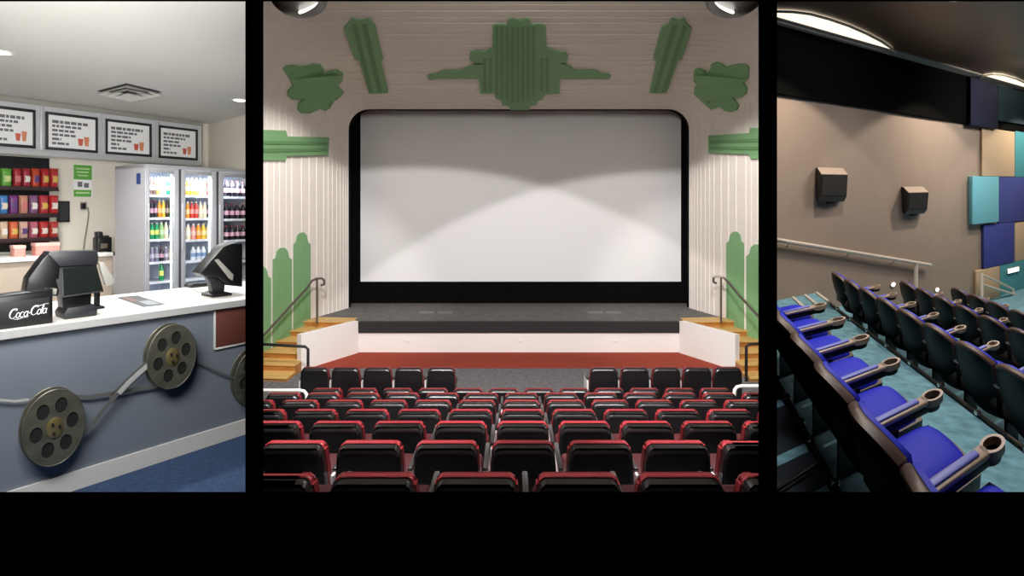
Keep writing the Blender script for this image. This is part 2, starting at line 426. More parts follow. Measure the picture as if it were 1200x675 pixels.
def till(P, label, flip=1):
    k = 1 / upx(P); kz = P.y / F
    t = thing('point_of_sale_terminal', label, 'till', P)
    def q(pts): return [(x * k, y * kz) for x, y in pts]
    prof(MB(), q([(-21, 0), (17, 0), (18, 8), (14, 14), (-17, 13), (-22, 6)]), 0.0, 0.2, 0.006).build('base', M_blk2, t, basis=CB)
    prof(MB(), q([(-20, 12), (13, 12), (14, 30), (-22, 32)]), 0.05, 0.17, 0.006).build('pedestal', M_blk, t, basis=CB)
    mb = MB(); prof(mb, q([(19, 8), (24.5, 8), (25, 36), (19, 36)]), 0.06, 0.1, 0.003); prof(mb, q([(16, 6.5), (29, 6.5), (28, 9.5), (17, 9.5)]), 0.03, 0.13, 0.002)
    mb.build('side_post', M_blk, t, basis=CB)
    s = MB()                                                       # leaning screen housing seen from behind
    a = [V((x * k, v, y * kz)) for x, y, v in ((-26, 26, -0.02), (24, 28, -0.02), (19, 61, 0.05), (-32, 62, 0.05))]
    b = [V((x * k, v, y * kz)) for x, y, v in ((-24, 27, 0.05), (22, 29, 0.05), (20, 62, 0.12), (-33, 63, 0.12))]
    s.hexa(a, b); s.build('display_housing', M_blk, t, basis=CB)
    s = MB(); a = [V((x * k, v, y * kz)) for x, y, v in ((-23, 29, -0.024), (22, 31, -0.024), (18, 58.5, 0.036), (-21, 58.5, 0.036))]
    s.hexa(a, [p + V((0, 0.02, 0)) for p in a]); s.build('customer_display', mat('dark_glossy_glass', (24, 28, 26), 0.12), t, basis=CB)
    prof(MB(), q([(-41, 61), (20, 60), (21, 70), (19, 77), (-36, 78.5), (-39, 74)]), 0.03, 0.17, 0.006).build('hood', M_blk2, t, basis=CB)
    prof(MB(), q([(-62, 34), (-27, 27), (-25, 62), (-38, 77), (-46, 68), (-59, 50)]), 0.02, 0.15, 0.008).build('printer', M_blk, t, basis=CB)
    prof(MB(), q([(-43, 31), (-31, 30), (-30, 37), (-42, 38)]), -0.02, 0.03, 0.003).build('paper_slot', M_gry, t, basis=CB)
    prof(MB(), q([(22, 62), (27, 63), (41, 40), (38, 34), (30, 34), (24, 52)]), 0.03, 0.07, 0.004).build('card_reader', M_gry, t, basis=CB)
    return t
till(on_top(97, 372), 'black till with leaning screen on the counter, behind the cola box')

P = on_top(262, 347.5); k = 1 / upx(P); kz = P.y / F
t2 = thing('point_of_sale_terminal', 'black angular till at the right end of the counter by partition', 'till', P)
def q2(pts): return [(x * k, y * kz) for x, y in pts]
prof(MB(), q2([(-13, 0), (10, 0), (10, 3), (4, 5), (-6, 5), (-13, 3)]), 0.0, 0.2, 0.003).build('base', M_blk, t2, basis=CB)
prof(MB(), q2([(-8, 4), (6, 4), (8, 28), (-12, 25)]), 0.07, 0.14, 0.005).build('pedestal', M_blk2, t2, basis=CB)
prof(MB(), q2([(-24, 29), (-19, 24.5), (-4, 22), (6, 12), (26, 8), (26, 61), (12, 61.5), (3, 58), (-12, 42)]), 0.04, 0.2, 0.008).build('display_housing', M_blk, t2, basis=CB)
prof(MB(), q2([(-8, 43), (-4, 44), (14, 24), (13, 17), (9, 20)]), 0.025, 0.05, 0.003).build('silver_trim', M_gry, t2, 'pale silver trim bar', basis=CB)
prof(MB(), q2([(-16, 26), (-2, 24), (-5, 16), (-13, 19)]), 0.06, 0.12, 0.003).build('card_reader', M_blk2, t2, basis=CB)
P = on_top(232, 336); k = 1 / upx(P); kz = P.y / F
kb = thing('card_machine', 'low flat black device on the counter left of the right till', 'card machine', P)
prof(MB(), [(-11 * k, 0), (13 * k, 0), (14 * k, 3.4 * kz), (-8 * k, 4.6 * kz), (-12 * k, 3 * kz)], -0.05, 0.08, 0.004).build('device_body', M_blk, kb, basis=CB)
prof(MB(), [(-7 * k, 4.2 * kz), (9 * k, 3.6 * kz), (9 * k, 4.2 * kz), (-7 * k, 4.9 * kz)], -0.03, 0.05).build('keypad', M_blk2, kb, basis=CB)
pts = [on_top(222, 339), on_top(234, 343), on_top(247, 343.5), on_top(258, 345)]
tag(MB().tube([p + Z_ * 0.004 for p in pts], 0.004, 6).build('cable', M_gry), 'thin grey cable lying on the counter by the flat black device', 'cable')
mt = [on_top(137, 349), on_top(161, 346.5), on_top(194, 357), on_top(168, 360)]
fm = thing('brochure', 'dark printed leaflet lying flat on the white worktop', 'leaflet', mt[0])
def chq(mb, nm, m, par): o = mb.build(nm, m, smooth=False); o.parent = par; o.matrix_parent_inverse = Matrix.Translation(-par.location); return o
chq(MB().prism(mt, (0, 0, 0.003)), 'sheet', mat('dark_leaflet', (66, 68, 72), 0.4), fm)
def lerp4(qd, u, v): return (qd[0] * (1 - u) + qd[1] * u) * (1 - v) + (qd[3] * (1 - u) + qd[2] * u) * v
for (a, b, c, d, cc) in ((0.1, 0.45, 0.1, 0.5, (120, 92, 80)), (0.35, 0.85, 0.55, 0.9, (142, 146, 152))):
    chq(MB().prism([lerp4(mt, a, c) + Z_ * 0.003, lerp4(mt, b, c) + Z_ * 0.003, lerp4(mt, b, d) + Z_ * 0.003, lerp4(mt, a, d) + Z_ * 0.003], (0, 0, 0.0006)),
        'printed_picture', mat('print_%d' % cc[0], cc, 0.4), fm)

# --- menu bulkhead and boards
tl, tr = -1.75, BF.t(236)
zb0 = BF.tz(0, 176.5)[1]
bk = thing('menu_bulkhead', 'pale grey bulkhead above the snack rack holding four menu boards', 'bulkhead', BF.pt(0.5, -0.06, zb0))
child(MB().box(tl, tr, -0.115, 0.0, zb0 - 0.02, ZCEIL - 0.001, fn=lambda p: BF.pt(p.x, p.y, p.z)), 'box', M_lam, bk, smooth=False)
child(MB().box(tl, tr, 0.0, 0.02, ZCEIL - 0.06, ZCEIL - 0.002, 0.004, fn=lambda p: BF.pt(p.x, p.y, p.z)), 'top_rail', M_gry, bk)
child(MB().box(tl, tr, 0.0, 0.03, zb0 - 0.03, zb0 + 0.025, 0.006, fn=lambda p: BF.pt(p.x, p.y, p.z)), 'bottom_rail', M_alu, bk)
for px in (-14, 48.5, 120.5, 183):
    t = BF.t(px); child(MB().box(t - 0.016, t + 0.016, 0.0, 0.03, zb0 + 0.026, ZCEIL - 0.062, 0.005, fn=lambda p: BF.pt(p.x, p.y, p.z)), 'upright', M_alu, bk)
boards = [(-20, 42, 'first menu board on the bulkhead, cut off at the left edge'), (54, 115, 'second menu board, right above the black snack rack edge'),
          (124, 178, 'third menu board, above the green poster and socket'), (186.5, 232, 'last menu board, at the bulkhead end above the fridge')]
widths = [0.9, 0.72, 0.8, 0.86, 0.3, 0.62]
for bi, (x0, x1, lab) in enumerate(boards):
    t0, t1 = BF.t(x0, 0.03), BF.t(x1, 0.03); zt, z0 = ZCEIL - 0.115, zb0 + 0.045
    m = thing('menu_board', lab, 'menu board', BF.pt((t0 + t1) / 2, 0.0, z0), 'menu boards on the bulkhead')
    fr = MB(); e = 0.027
    for a in ((t0, t0 + e * 0.8, z0, zt), (t1 - e * 0.8, t1, z0, zt), (t0, t1, z0, z0 + e * 1.1), (t0, t1, zt - e * 1.1, zt)):
        fr.box(a[0], a[1], 0.001, 0.03, a[2], a[3], 0.004, fn=lambda p: BF.pt(p.x, p.y, p.z))
    child(fr, 'frame', M_blk2, m)
    child(MB().box(t0 + 0.01, t1 - 0.01, 0.001, 0.014, z0 + 0.01, zt - 0.01, fn=lambda p: BF.pt(p.x, p.y, p.z)), 'sheet', M_poster, m, smooth=False)
    W_, H_ = t1 - t0, zt - z0
    for li, wv in enumerate(widths):
        tx = MB(); x = 0.12; zc = zt - H_ * (0.24 + 0.115 * li); hh = 0.026 if li else 0.032
        lim = 0.12 + (0.74 if li < 2 else 0.5) * wv
        while x < lim:
            ww = random.uniform(0.05, 0.14)
            tx.box(t0 + W_ * x, t0 + W_ * min(x + ww, lim + 0.02), 0.0145, 0.0155, zc - hh / 2, zc + hh / 2, fn=lambda p: BF.pt(p.x, p.y, p.z)); x += ww + 0.02
        child(tx, 'text_line', M_ink, m, smooth=False)
    for ci, (cx, cc) in enumerate(((0.66, (198, 92, 74)), (0.78, (206, 132, 96)))):
        cu = MB(); xx = t0 + W_ * cx; z1 = z0 + H_ * 0.17; z2 = z0 + H_ * (0.42 if ci else 0.36)
        cu.hexa([BF.pt(xx - W_ * .035, 0.0145, z1), BF.pt(xx + W_ * .035, 0.0145, z1), BF.pt(xx + W_ * .055, 0.0145, z2), BF.pt(xx - W_ * .055, 0.0145, z2)],
                [BF.pt(xx - W_ * .035, 0.016, z1), BF.pt(xx + W_ * .035, 0.016, z1), BF.pt(xx + W_ * .055, 0.016, z2), BF.pt(xx - W_ * .055, 0.016, z2)])
        child(cu, 'cup_picture', mat('cup_print_%d' % ci, cc, 0.5), m, smooth=False)

# --- snack rack on the back wall
rk = thing('snack_rack', 'black wall rack with three rows of hanging packets', 'rack', WF.pt(WF.t(20), 0.02, WF.tz(30, 295)[1]))
tra, trb = -1.5, WF.t(58, 0.03); zr0, zr1 = WF.tz(30, 294, 0.03)[1], WF.tz(30, 184, 0.03)[1]
child(MB().box(tra, trb, 0.0, 0.03, zr0, zr1, 0.003, fn=lambda p: WF.pt(p.x, p.y, p.z)), 'back_panel', M_dk, rk)
rows = [(197.5, 219.5, 'top', [('green', (98, 170, 60)), None, ('red', (172, 40, 52)), ('red', (166, 44, 60)), ('orange-red', (196, 70, 40)), ('red', (178, 34, 36)), ('red', (182, 40, 40))]),
        (229, 251, 'middle', [('blue', (60, 120, 186)), ('purple', (112, 52, 118)), ('cream and red', (190, 130, 110)), ('lilac', (128, 84, 122)), ('red', (176, 48, 62)), ('red', (182, 36, 36))]),
        (259.5, 279.5, 'bottom', [('cream', (206, 178, 150)), ('orange', (206, 92, 54)), ('cream', (198, 160, 142)), ('pink', (172, 88, 104)), ('red', (178, 44, 44)), ('red', (172, 48, 40))])]
POFF = 0.2
for (y0, y1, rn, cols) in rows:
    zc0 = WF.tz(35, y1 + 1.5, POFF)[1]
    sh_ = MB(); sh_.box(-1.2, WF.t(67.5, POFF), 0.03, POFF + 0.05, zc0 - 0.02, zc0 - 0.008, 0.002, fn=lambda p: WF.pt(p.x, p.y, p.z))
    sh_.box(-1.2, WF.t(68.5, POFF + 0.05), POFF + 0.045, POFF + 0.055, zc0 - 0.022, zc0 + 0.022, 0.002, fn=lambda p: WF.pt(p.x, p.y, p.z))
    child(sh_, 'shelf', mat('dark_shelf_edge', (40, 18, 20), 0.5), rk)
    n = len(cols); xs = [(-2 + 70.5 * i / n, -2 + 70.5 * (i + 1) / n) for i in range(n)]
    if rn == 'top': xs = [(0, 14)] + [None] + [(14.5 + 10.8 * i, 14.5 + 10.8 * (i + 1)) for i in range(5)]
    for i, cc in enumerate(cols):
        if cc is None: continue
        a, b = xs[i]; t0, t1 = WF.t(a + 0.4, POFF), WF.t(b - 0.4, POFF); z0, z1 = zc0 - 0.006, WF.tz((a + b) / 2, y0, POFF)[1]
        j = [c for c in cols[:i + 1] if c].__len__() - 1
        last = sum(1 for c in cols if c)
        where = 'leftmost' if j == 0 else ('rightmost' if j == last - 1 else ORD[j] + ' from left')
        pk = thing('snack_packet', '%s snack packet, %s in the %s row of the black rack' % (cc[0], where, rn), 'snack packet', WF.pt((t0 + t1) / 2, POFF, z0), 'packets on the %s shelf of the snack rack' % rn)
        def pil(sg, t0=t0, t1=t1, z0=z0, z1=z1):
            def f(u, v):
                th = 0.028 * (max(0, 1 - (2 * u - 1) ** 4) * max(0, 1 - (2 * v - 1) ** 4)) ** 0.5 + 0.001
                return WF.pt(t0 + (t1 - t0) * u, POFF + sg * th, z0 + (z1 - z0) * v)
            return f
        child(MB().slab(pil(1), pil(-1), 6, 8), 'wrapper', mat('wrapper_%d_%d_%d' % cc[1], tuple(int(q * 0.84) for q in cc[1]), 0.35), pk)
        lc = random.choice([(232, 214, 196), (90, 60, 120), (230, 190, 90), (214, 120, 120), (240, 236, 226)]) if cc[0] != 'green' else (214, 226, 150)
        dz, dtt = (z1 - z0), (t1 - t0)
        child(MB().slab(lambda u, v: pil(1)(0.2 + 0.6 * u + 0.12 * math.sin(3 * v), 0.34 + 0.3 * v) + WF.n * 0.002, lambda u, v: pil(1)(0.2 + 0.6 * u + 0.12 * math.sin(3 * v), 0.34 + 0.3 * v) - WF.n * 0.002, 4, 4),
              'printed_patch', mat('patch_%d_%d_%d' % lc, tuple(int(q * 0.8) for q in lc), 0.4), pk)

# wall panel, poster, socket
o = thing('control_panel', 'small black panel on the cream wall beside the snack rack', 'panel', WF.pt(WF.t(74.5), 0, WF.tz(74.5, 260)[1]))
child(WF.box(MB(), 67.5, 235.5, 82, 260.5, 0.0, 0.03, 0.004), 'casing', M_dk, o)
child(WF.box(MB(), 69.5, 238, 80, 258, 0.03, 0.004), 'face', M_blk2, o)
o = thing('poster', 'green and white poster on the cream wall above the socket', 'poster', WF.pt(WF.t(96), 0, WF.tz(96, 231)[1]))
child(WF.box(MB(), 86, 193, 108, 231, 0.0, 0.002), 'sheet', M_poster, o, smooth=False)
child(WF.box(MB(), 86.3, 193.4, 107.7, 210.5, 0.002, 0.001), 'green_heading', M_grn, o, smooth=False)
child(WF.box(MB(), 86.3, 222.5, 107.0, 230.6, 0.002, 0.001), 'green_footing', M_grn, o, smooth=False)
mb = MB()
for (a, b, c, d) in ((89, 197, 105, 198.6), (90, 201, 104, 202.6), (91, 205, 103, 206.4), (89, 225, 105, 227)): WF.box(mb, a, b, c, d, 0.003, 0.001)
child(mb, 'printed_text', mat('pale_green_print', (176, 206, 150), 0.5), o, smooth=False)
mb = MB(); WF.box(mb, 91, 213, 96.5, 219, 0.002, 0.001); WF.box(mb, 98.5, 214.5, 104, 220, 0.002, 0.001); child(mb, 'printed_picture', M_ink, o, smooth=False)
o = thing('wall_socket', 'black plug in the wall socket under the green poster', 'socket', WF.pt(WF.t(98), 0, WF.tz(98, 245)[1]))
child(WF.box(MB(), 94.5, 236.5, 102, 245.5, 0.0, 0.012, 0.003), 'socket_plate', M_gry, o)
child(WF.box(MB(), 95.5, 238, 100.5, 244.5, 0.012, 0.035, 0.004), 'plug', M_blk, o)
cab = []
for (x, y) in ((98.5, 244, ), (103, 243), (104, 250), (102, 265), (99, 282), (97.5, 297)): t, z = WF.tz(x, y, 0.025); cab.append(WF.pt(t, 0.025, z))
tag(MB().tube(cab, 0.006, 6).build('power_cord', mat('grey_cord', (120, 116, 108), 0.5)), 'thin grey cord hanging from the wall plug to the bench', 'cord')

# --- back bench, cabinet, small appliance, pink boxes
ZB = -0.47
wb = WF.t(-100)
bn = thing('back_bench', 'white topped back bench with beige front under the snack rack', 'bench', WF.pt(0.2, 0.3, ZFL))
tbe = WF.t(116, 0.3)
child(MB().box(-1.6, tbe, 0.02, 0.62, ZFL, ZB - 0.04, fn=lambda p: WF.pt(p.x, p.y, p.z)), 'cabinet_body', mat('beige_laminate', (192, 176, 158), 0.5), bn, smooth=False)
child(MB().box(-1.6, tbe, 0.005, 0.65, ZB - 0.04, ZB, 0.004, fn=lambda p: WF.pt(p.x, p.y, p.z)), 'bench_top', M_white, bn)
cb = thing('end_cabinet', 'white cabinet with green edge beside the fridge side panel', 'cabinet', WF.pt(WF.t(132, 0.55), 0.3, ZFL))
ta, tb = WF.t(113, 0.58), WF.t(151.5, 0.58); zc = WF.tz(132, 298, 0.58)[1]
child(MB().box(ta, tb, 0.2, 0.56, ZFL, zc - 0.012, fn=lambda p: WF.pt(p.x, p.y, p.z)), 'cabinet_body', M_white, cb, smooth=False)
child(MB().box(ta + 0.005, tb - 0.005, 0.56, 0.578, ZFL + 0.1, zc - 0.02, 0.003, fn=lambda p: WF.pt(p.x, p.y, p.z)), 'door', M_white, cb)
child(MB().box(ta - 0.01, tb + 0.005, 0.19, 0.58, zc - 0.012, zc, 0.003, fn=lambda p: WF.pt(p.x, p.y, p.z)), 'top', M_blk2, cb)
child(MB().box(tb, tb + 0.012, 0.2, 0.58, ZFL, zc - 0.004, fn=lambda p: WF.pt(p.x, p.y, p.z)), 'green_edge', M_grn, cb, 'green edge panel', smooth=False)
ap = thing('coffee_grinder', 'small black countertop appliance on the bench near the fridge', 'appliance', WF.pt(WF.t(121, 0.4), 0.4, zc))
def apb(mb, x0, y0, x1, y1, o0, th, bev=0.006):
    t0, t1, z0, z1 = WF.rect(x0, y0, x1, y1, 0.4); z0 = max(z0, zc + 0.001)
    return mb.box(t0, t1, o0, o0 + th, z0, z1, bev, fn=lambda p: WF.pt(p.x, p.y, p.z))
child(apb(MB(), 112, 278, 128.5, 297, 0.32, 0.14, 0.01), 'body', M_blk, ap)
child(apb(MB(), 113, 271.5, 119.5, 278.5, 0.34, 0.09, 0.008), 'hopper', M_blk2, ap)
child(apb(MB(), 120, 276, 127, 279.5, 0.34, 0.09), 'lid', M_blk2, ap)
child(apb(MB(), 115, 285, 123, 291, 0.455, 0.02, 0.004), 'front_plate', mat('bronze_plate', (92, 84, 72), 0.4), ap)
for x0, y0, x1, y1, lab in ((17, 288, 30, 303, 'small pink box on the back bench below the rack'), (42, 285, 70, 297, 'wide pink box on the bench just left of the till hood')):
    t0, t1, _, z1 = WF.rect(x0, y0, x1, y1, 0.5)
    b_ = thing('sweet_box', lab, 'box', WF.pt((t0 + t1) / 2, 0.45, ZB), 'pink boxes on the back bench')
    child(MB().box(t0, t1, 0.38, 0.5, ZB + 0.001, z1, 0.004, fn=lambda p: WF.pt(p.x, p.y, p.z)), 'carton', mat('pink_card', (222, 150, 140), 0.6), b_)
    child(MB().box(t0 - 0.004, t1 + 0.004, 0.376, 0.504, z1 - 0.03, z1 + 0.003, 0.003, fn=lambda p: WF.pt(p.x, p.y, p.z)), 'lid', mat('pale_pink_card', (236, 190, 180), 0.6), b_)

# --- drinks fridge
F0 = at_y(171.5, 245, 5.5); FF = Fr((F0.x, F0.y, 0), uW, BF.n)
zt = FF.tz(172, 192)[1]; tR = FF.t(289.0); dp = 0.68
fg = thing('drinks_fridge', 'tall white three-door glass drinks fridge, lit inside', 'fridge', FF.pt(0.5, -0.4, ZFL))
M_fw = mat('white_enamel', (164, 164, 167), 0.4); M_fin = mat('fridge_liner', (206, 214, 226), 0.5); M_led = mat('fridge_led', (236, 244, 255), 0.5, emit=3.0)
M_glass = glass_mat()
fb = lambda p: FF.pt(p.x, p.y, p.z)
cells = [(171.5, 210, 175.5, 204), (211.5, 254, 217.5, 248.5), (255.5, 289.0, 262, 289.0)]
zbot, zhead = ZFL + 0.25, FF.tz(172, 196)[1]
def cut(off): return FF.t(288.9, off)
mb = MB()
mb.box(0, 0.012, -dp, -0.05, ZFL, zt, fn=fb)                                  # left side
mb.hexa([FF.pt(0, -dp, zhead), FF.pt(0, 0, zhead), FF.pt(cut(0), 0, zhead), FF.pt(cut(-dp), -dp, zhead)],
        [FF.pt(0, -dp, zt), FF.pt(0, 0, zt), FF.pt(cut(0), 0, zt), FF.pt(cut(-dp), -dp, zt)])
mb.hexa([FF.pt(0, -dp, ZFL), FF.pt(0, -0.03, ZFL), FF.pt(cut(-0.03), -0.03, ZFL), FF.pt(cut(-dp), -dp, ZFL)],
        [FF.pt(0, -dp, zbot), FF.pt(0, -0.03, zbot), FF.pt(cut(-0.03), -0.03, zbot), FF.pt(cut(-dp), -dp, zbot)])
child(mb, 'casing', M_fw, fg, smooth=False)
DB = 0.42                                                                      # inside depth
child(MB().hexa([FF.pt(0.012, -DB - 0.02, zbot), FF.pt(0.012, -DB, zbot), FF.pt(cut(-DB), -DB, zbot), FF.pt(cut(-DB - 0.02), -DB - 0.02, zbot)],
      [FF.pt(0.012, -DB - 0.02, zhead), FF.pt(0.012, -DB, zhead), FF.pt(cut(-DB), -DB, zhead), FF.pt(cut(-DB - 0.02), -DB - 0.02, zhead)]), 'back_liner', M_fin, fg, smooth=False)
t = FF.t(163.5); o = tag(MB().box(0, 0.02, 0, 0.05, 0, 0.10).build('x', M_blk), None); bpy.data.objects.remove(o)
shelf_y = [(228.8, 255.2, 280.3, 306.5, 329.5), (229.5, 256.0, 280.8, 305, 326), (231, 256.8, 281.3, 306, 330)]
SH = []
for ci, (x0, x1, g0, g1) in enumerate(cells):
    t0, t1, ga, gb = FF.t(x0), FF.t(x1), FF.t(g0), FF.t(g1)
    d = MB(); z0d = zbot; last = ci == 2
    for (a, b, c, e) in ((t0 + 0.004, ga, z0d, zhead - 0.003), (ga, gb, zhead - 0.05, zhead - 0.003), (ga, gb, z0d, z0d + 0.06)) + (() if last else ((gb, t1 - 0.002, z0d, zhead - 0.003),)):
        d.box(a, b, -0.025, 0.0, c, e, 0.004, fn=fb)
    dr = child(d, 'door', M_fw, fg)
    h = MB(); hx = t0 + 0.012
    h.box(hx - 0.006, hx + 0.006, 0.002, 0.03, -0.45, 0.05, 0.003, fn=fb)
    hh = h.build('handle', M_alu); hh.parent = dr
    gl = MB().box(ga, gb, -0.016, -0.012, z0d + 0.06, zhead - 0.05, fn=fb).build('glass', M_glass, smooth=False); gl.parent = dr
    if ci: child(MB().box(t0 - 0.012, t0 + 0.006, -0.02, 0.001, z0d, zhead - 0.003, fn=fb), 'door_gasket', mat('dark_gasket', (58, 62, 70), 0.6), fg, 'dark gap between doors', smooth=False)
    if ci: child(MB().box(t0 - 0.008, t0 + 0.002, -DB, -0.03, zbot, zhead, fn=fb), 'divider', M_fin, fg, smooth=False)
    else: child(MB().box(0.0125, 0.016, -DB, -0.03, zbot, zhead, fn=fb), 'divider', M_fin, fg, smooth=False)
    led = MB(); led.box(ga + 0.004, ga + 0.012, -0.05, -0.03, zbot + 0.05, zhead - 0.06, fn=fb)
    if not last: led.box(gb - 0.012, gb - 0.004, -0.05, -0.03, zbot + 0.05, zhead - 0.06, fn=fb)
    led.box(ga, gb, -0.06, -0.035, zhead - 0.03, zhead - 0.01, fn=fb)
    child(led, 'light_strip', M_led, fg)
    for y in shelf_y[ci]:
        z = FF.tz((g0 + g1) / 2, y, -0.08)[1]
        tl_, tr_ = t0 + 0.018, (FF.t(288.9, -DB) - 0.01 if last else t1 - 0.01)
        s_ = MB().box(tl_, tr_, -DB + 0.005, -0.06, z - 0.012, z - 0.001, fn=fb)
        s_.box(tl_, tr_, -0.06, -0.055, z - 0.02, z + 0.006, fn=fb)
        child(s_, 'shelf', mat('white_wire_shelf', (222, 226, 234), 0.4), fg, smooth=False); SH.append((ci, z))
mbx = FF.box(MB(), 161, 197, 165, 206, -0.3, 0.02)
o = tag(MB().box(-0.004, 0.0, -0.2, -0.12, zt - 0.2, zt - 0.09, fn=fb).build('badge', mat('blue_sticker', (34, 60, 112), 0.4)), None)
o.parent = fg; o.matrix_parent_inverse = Matrix.Translation(-fg.location)
colr = {'brown': (74, 50, 40), 'lime': (176, 178, 60), 'clear': (214, 220, 224), 'green': (30, 150, 92), 'dark': (36, 32, 40), 'orange': (232, 146, 40), 'yellow': (228, 194, 70), 'red': (206, 60, 50),
        'cream': (236, 222, 190), 'pale green': (150, 200, 130), 'grey': (134, 128, 150), 'pink': (226, 150, 140)}
capc = {'brown': (40, 30, 28), 'dark': (150, 40, 56), 'green': (230, 230, 230), 'orange': (240, 240, 236)}
stock = {(0, 0): 'brown brown lime clear clear green green', (0, 1): 'dark dark orange yellow brown green', (0, 2): 'green green pale_green cream clear', (0, 3): 'grey grey dark grey cream', (0, 4): '- - green - -',
         (1, 0): 'orange yellow yellow cream cream red', (1, 1): 'orange red red cream cream dark', (1, 2): 'cream pink orange yellow cream', (1, 3): '- clear clear clear -', (1, 4): '',
         (2, 0): 'dark dark dark dark', (2, 1): 'dark dark dark dark', (2, 2): 'dark dark dark dark', (2, 3): '', (2, 4): ''}
dn_ = ['left', 'middle', 'right']; sn_ = ['top', 'second', 'third', 'fourth', 'bottom']
cnt = {0: 0, 1: 0, 2: 0}
for (ci, z) in SH:
    si = cnt[ci]; cnt[ci] += 1
    names = stock[(ci, si)].replace('pale_green', 'palegreen').split()
    g0, g1 = (cells[ci][2], cells[ci][3]); g0 += 0.6; g1 -= 0.8
    n = len(names)
    for i, nm in enumerate(names):
        if nm == '-': continue
        nm = 'pale green' if nm == 'palegreen' else nm
        px = g0 + (g1 - g0) * (i + 0.5) / n; tt = FF.t(px, -0.1)
        wd = abs(FF.t(g0 + (g1 - g0) / n, -0.1) - FF.t(g0, -0.1)) * 0.46; hgt = {0: 0.19, 1: 0.185, 2: 0.175, 3: 0.15, 4: 0.2}[si] * (1 if nm != 'dark' else 0.97)
        inv = [q for q in names if q != '-']; j = len([q for q in names[:i + 1] if q != '-']) - 1
        where = 'alone' if len(inv) == 1 else ('leftmost' if j == 0 else ('rightmost' if j == len(inv) - 1 else ORD[j] + ' from left'))
        bt = thing('drink_bottle', '%s drink bottle, %s on the %s shelf behind the %s fridge door' % (nm, where, sn_[si], dn_[ci]), 'bottle', FF.pt(tt, -0.11, z), 'bottles in the drinks fridge')
        el = lambda p: FF.u * p.x + FF.n * (p.y * 1.3) + Z_ * p.z
        cap_c = capc.get(nm, (236, 236, 232))
        prof_ = [(wd * .9, 0), (wd, 0.008), (wd, hgt * .62), (wd * .8, hgt * .74), (wd * .5, hgt * .86), (wd * .42, hgt * .92)]
        MB().lathe(prof_, 12, fn=el).build('bottle_body', mat('drink_' + nm.replace(' ', '_'), colr[nm], 0.25), bt)
        MB().lathe([(wd * .44, hgt * .921), (wd * .44, hgt)], 10, fn=el).build('cap', mat('cap_%d_%d_%d' % cap_c, cap_c, 0.4), bt)
        lb = {'dark': (206, 160, 176), 'clear': (120, 150, 190), 'green': (220, 226, 120)}.get(nm, tuple(min(255, int(q * 0.5 + 120)) for q in colr[nm]))
        MB().lathe([(wd * 1.02, hgt * .28), (wd * 1.02, hgt * .55)], 12, fn=el).build('paper_label', mat('plabel_%d_%d_%d' % lb, lb, 0.5), bt)

# --- ceiling vent and downlights
vc = [hit_z(113, 106.5, ZCEIL), hit_z(148, 97.5, ZCEIL), hit_z(190, 107.5, ZCEIL)]; vc.append(vc[0] + vc[2] - vc[1])
vt = thing('ceiling_vent', 'grey square air vent in the white ceiling', 'vent', (vc[0] + vc[2]) / 2)
cen = (vc[0] + vc[2]) / 2
for nm, s0, s1, d0, d1, m in (('outer_louvre', 1.0, 0.72, 0.035, 0.003, M_white), ('inner_louvre', 0.78, 0.46, 0.05, 0.008, M_white), ('core_louvre', 0.5, 0.05, 0.06, 0.02, M_white)):
    mb = MB()
    for i in range(4):
        a, b = vc[i], vc[(i + 1) % 4]
        A0, B0 = cen + (a - cen) * s0, cen + (b - cen) * s0; A1, B1 = cen + (a - cen) * s1, cen + (b - cen) * s1
        mb.hexa([A0 - Z_ * d0, B0 - Z_ * d0, B1 - Z_ * d1, A1 - Z_ * d1], [A0 - Z_ * (d0 - .0015), B0 - Z_ * (d0 - .0015), B1 - Z_ * (d1 - 0.012), A1 - Z_ * (d1 - 0.012)])
    child(mb, nm, m, vt, smooth=False)
child(MB().prism([cen + (p - cen) * 1.0 - Z_ * 0.0005 for p in vc], (0, 0, 0.0004)), 'dark_duct', mat('vent_duct', (58, 62, 62), 0.8), vt, smooth=False)
M_lamp = mat('lamp_glow', (255, 250, 240), 0.5, emit=14)
for px, py, lab in ((1, 61, 'round glowing downlight in the ceiling at the left edge'), (280.5, 117, 'round glowing downlight in the ceiling near the partition')):
    P = hit_z(px, py, ZCEIL)
    dl = thing('downlight', lab, 'downlight', P, 'downlights in the snack bar ceiling')
    MB().lathe([(0.075, 0.0), (0.078, -0.006), (0.058, -0.008), (0.055, -0.001)], 24).build('trim_ring', M_white, dl)
    MB().lathe([(0.052, -0.001), (0.05, -0.006), (0.03, -0.010)], 24).build('lens_or_highlight', M_lamp, dl)

left_objs = [o for o in bpy.data.objects if o not in mk0]
trim_at_wall(left_objs, 289.0, False); drop_empty([o for o in bpy.data.objects if o not in mk0])

# =================================================================== CENTRE ROOM: the old theatre
mk1 = mark()
AX = 0.0125                                              # the hall's long axis drifts this much sideways per metre
ZST, ZFF = -2.875, -3.66                                 # stage top, front floor
M_prosc = mat('cream_plaster', (232, 222, 214), 0.75, var=0.02, scale=2)
M_rib = M_prosc
M_green = mat('green_gloss_plaster', (124, 168, 118), 0.55)
M_gdk = mat('deep_green_plaster', (100, 142, 94), 0.55)
M_scr = mat('screen_fabric', (243, 240, 240), 0.9)
M_mask = mat('black_masking', (9, 8, 9), 0.95, spec=0.1)
M_stage = mat('grey_stage_carpet', (98, 94, 92), 0.9, var=0.2, scale=6, bump=0.1)
M_fascia = mat('charcoal_fascia', (36, 34, 34), 0.85)
M_apron = mat('white_apron_paint', (236, 230, 226), 0.6)
M_redc = mat('rust_red_carpet', (140, 46, 18), 0.95, var=0.1, scale=20)
M_gcarp = mat('speckled_grey_carpet', (98, 96, 98), 0.95, var=0.3, scale=12, bump=0.2)
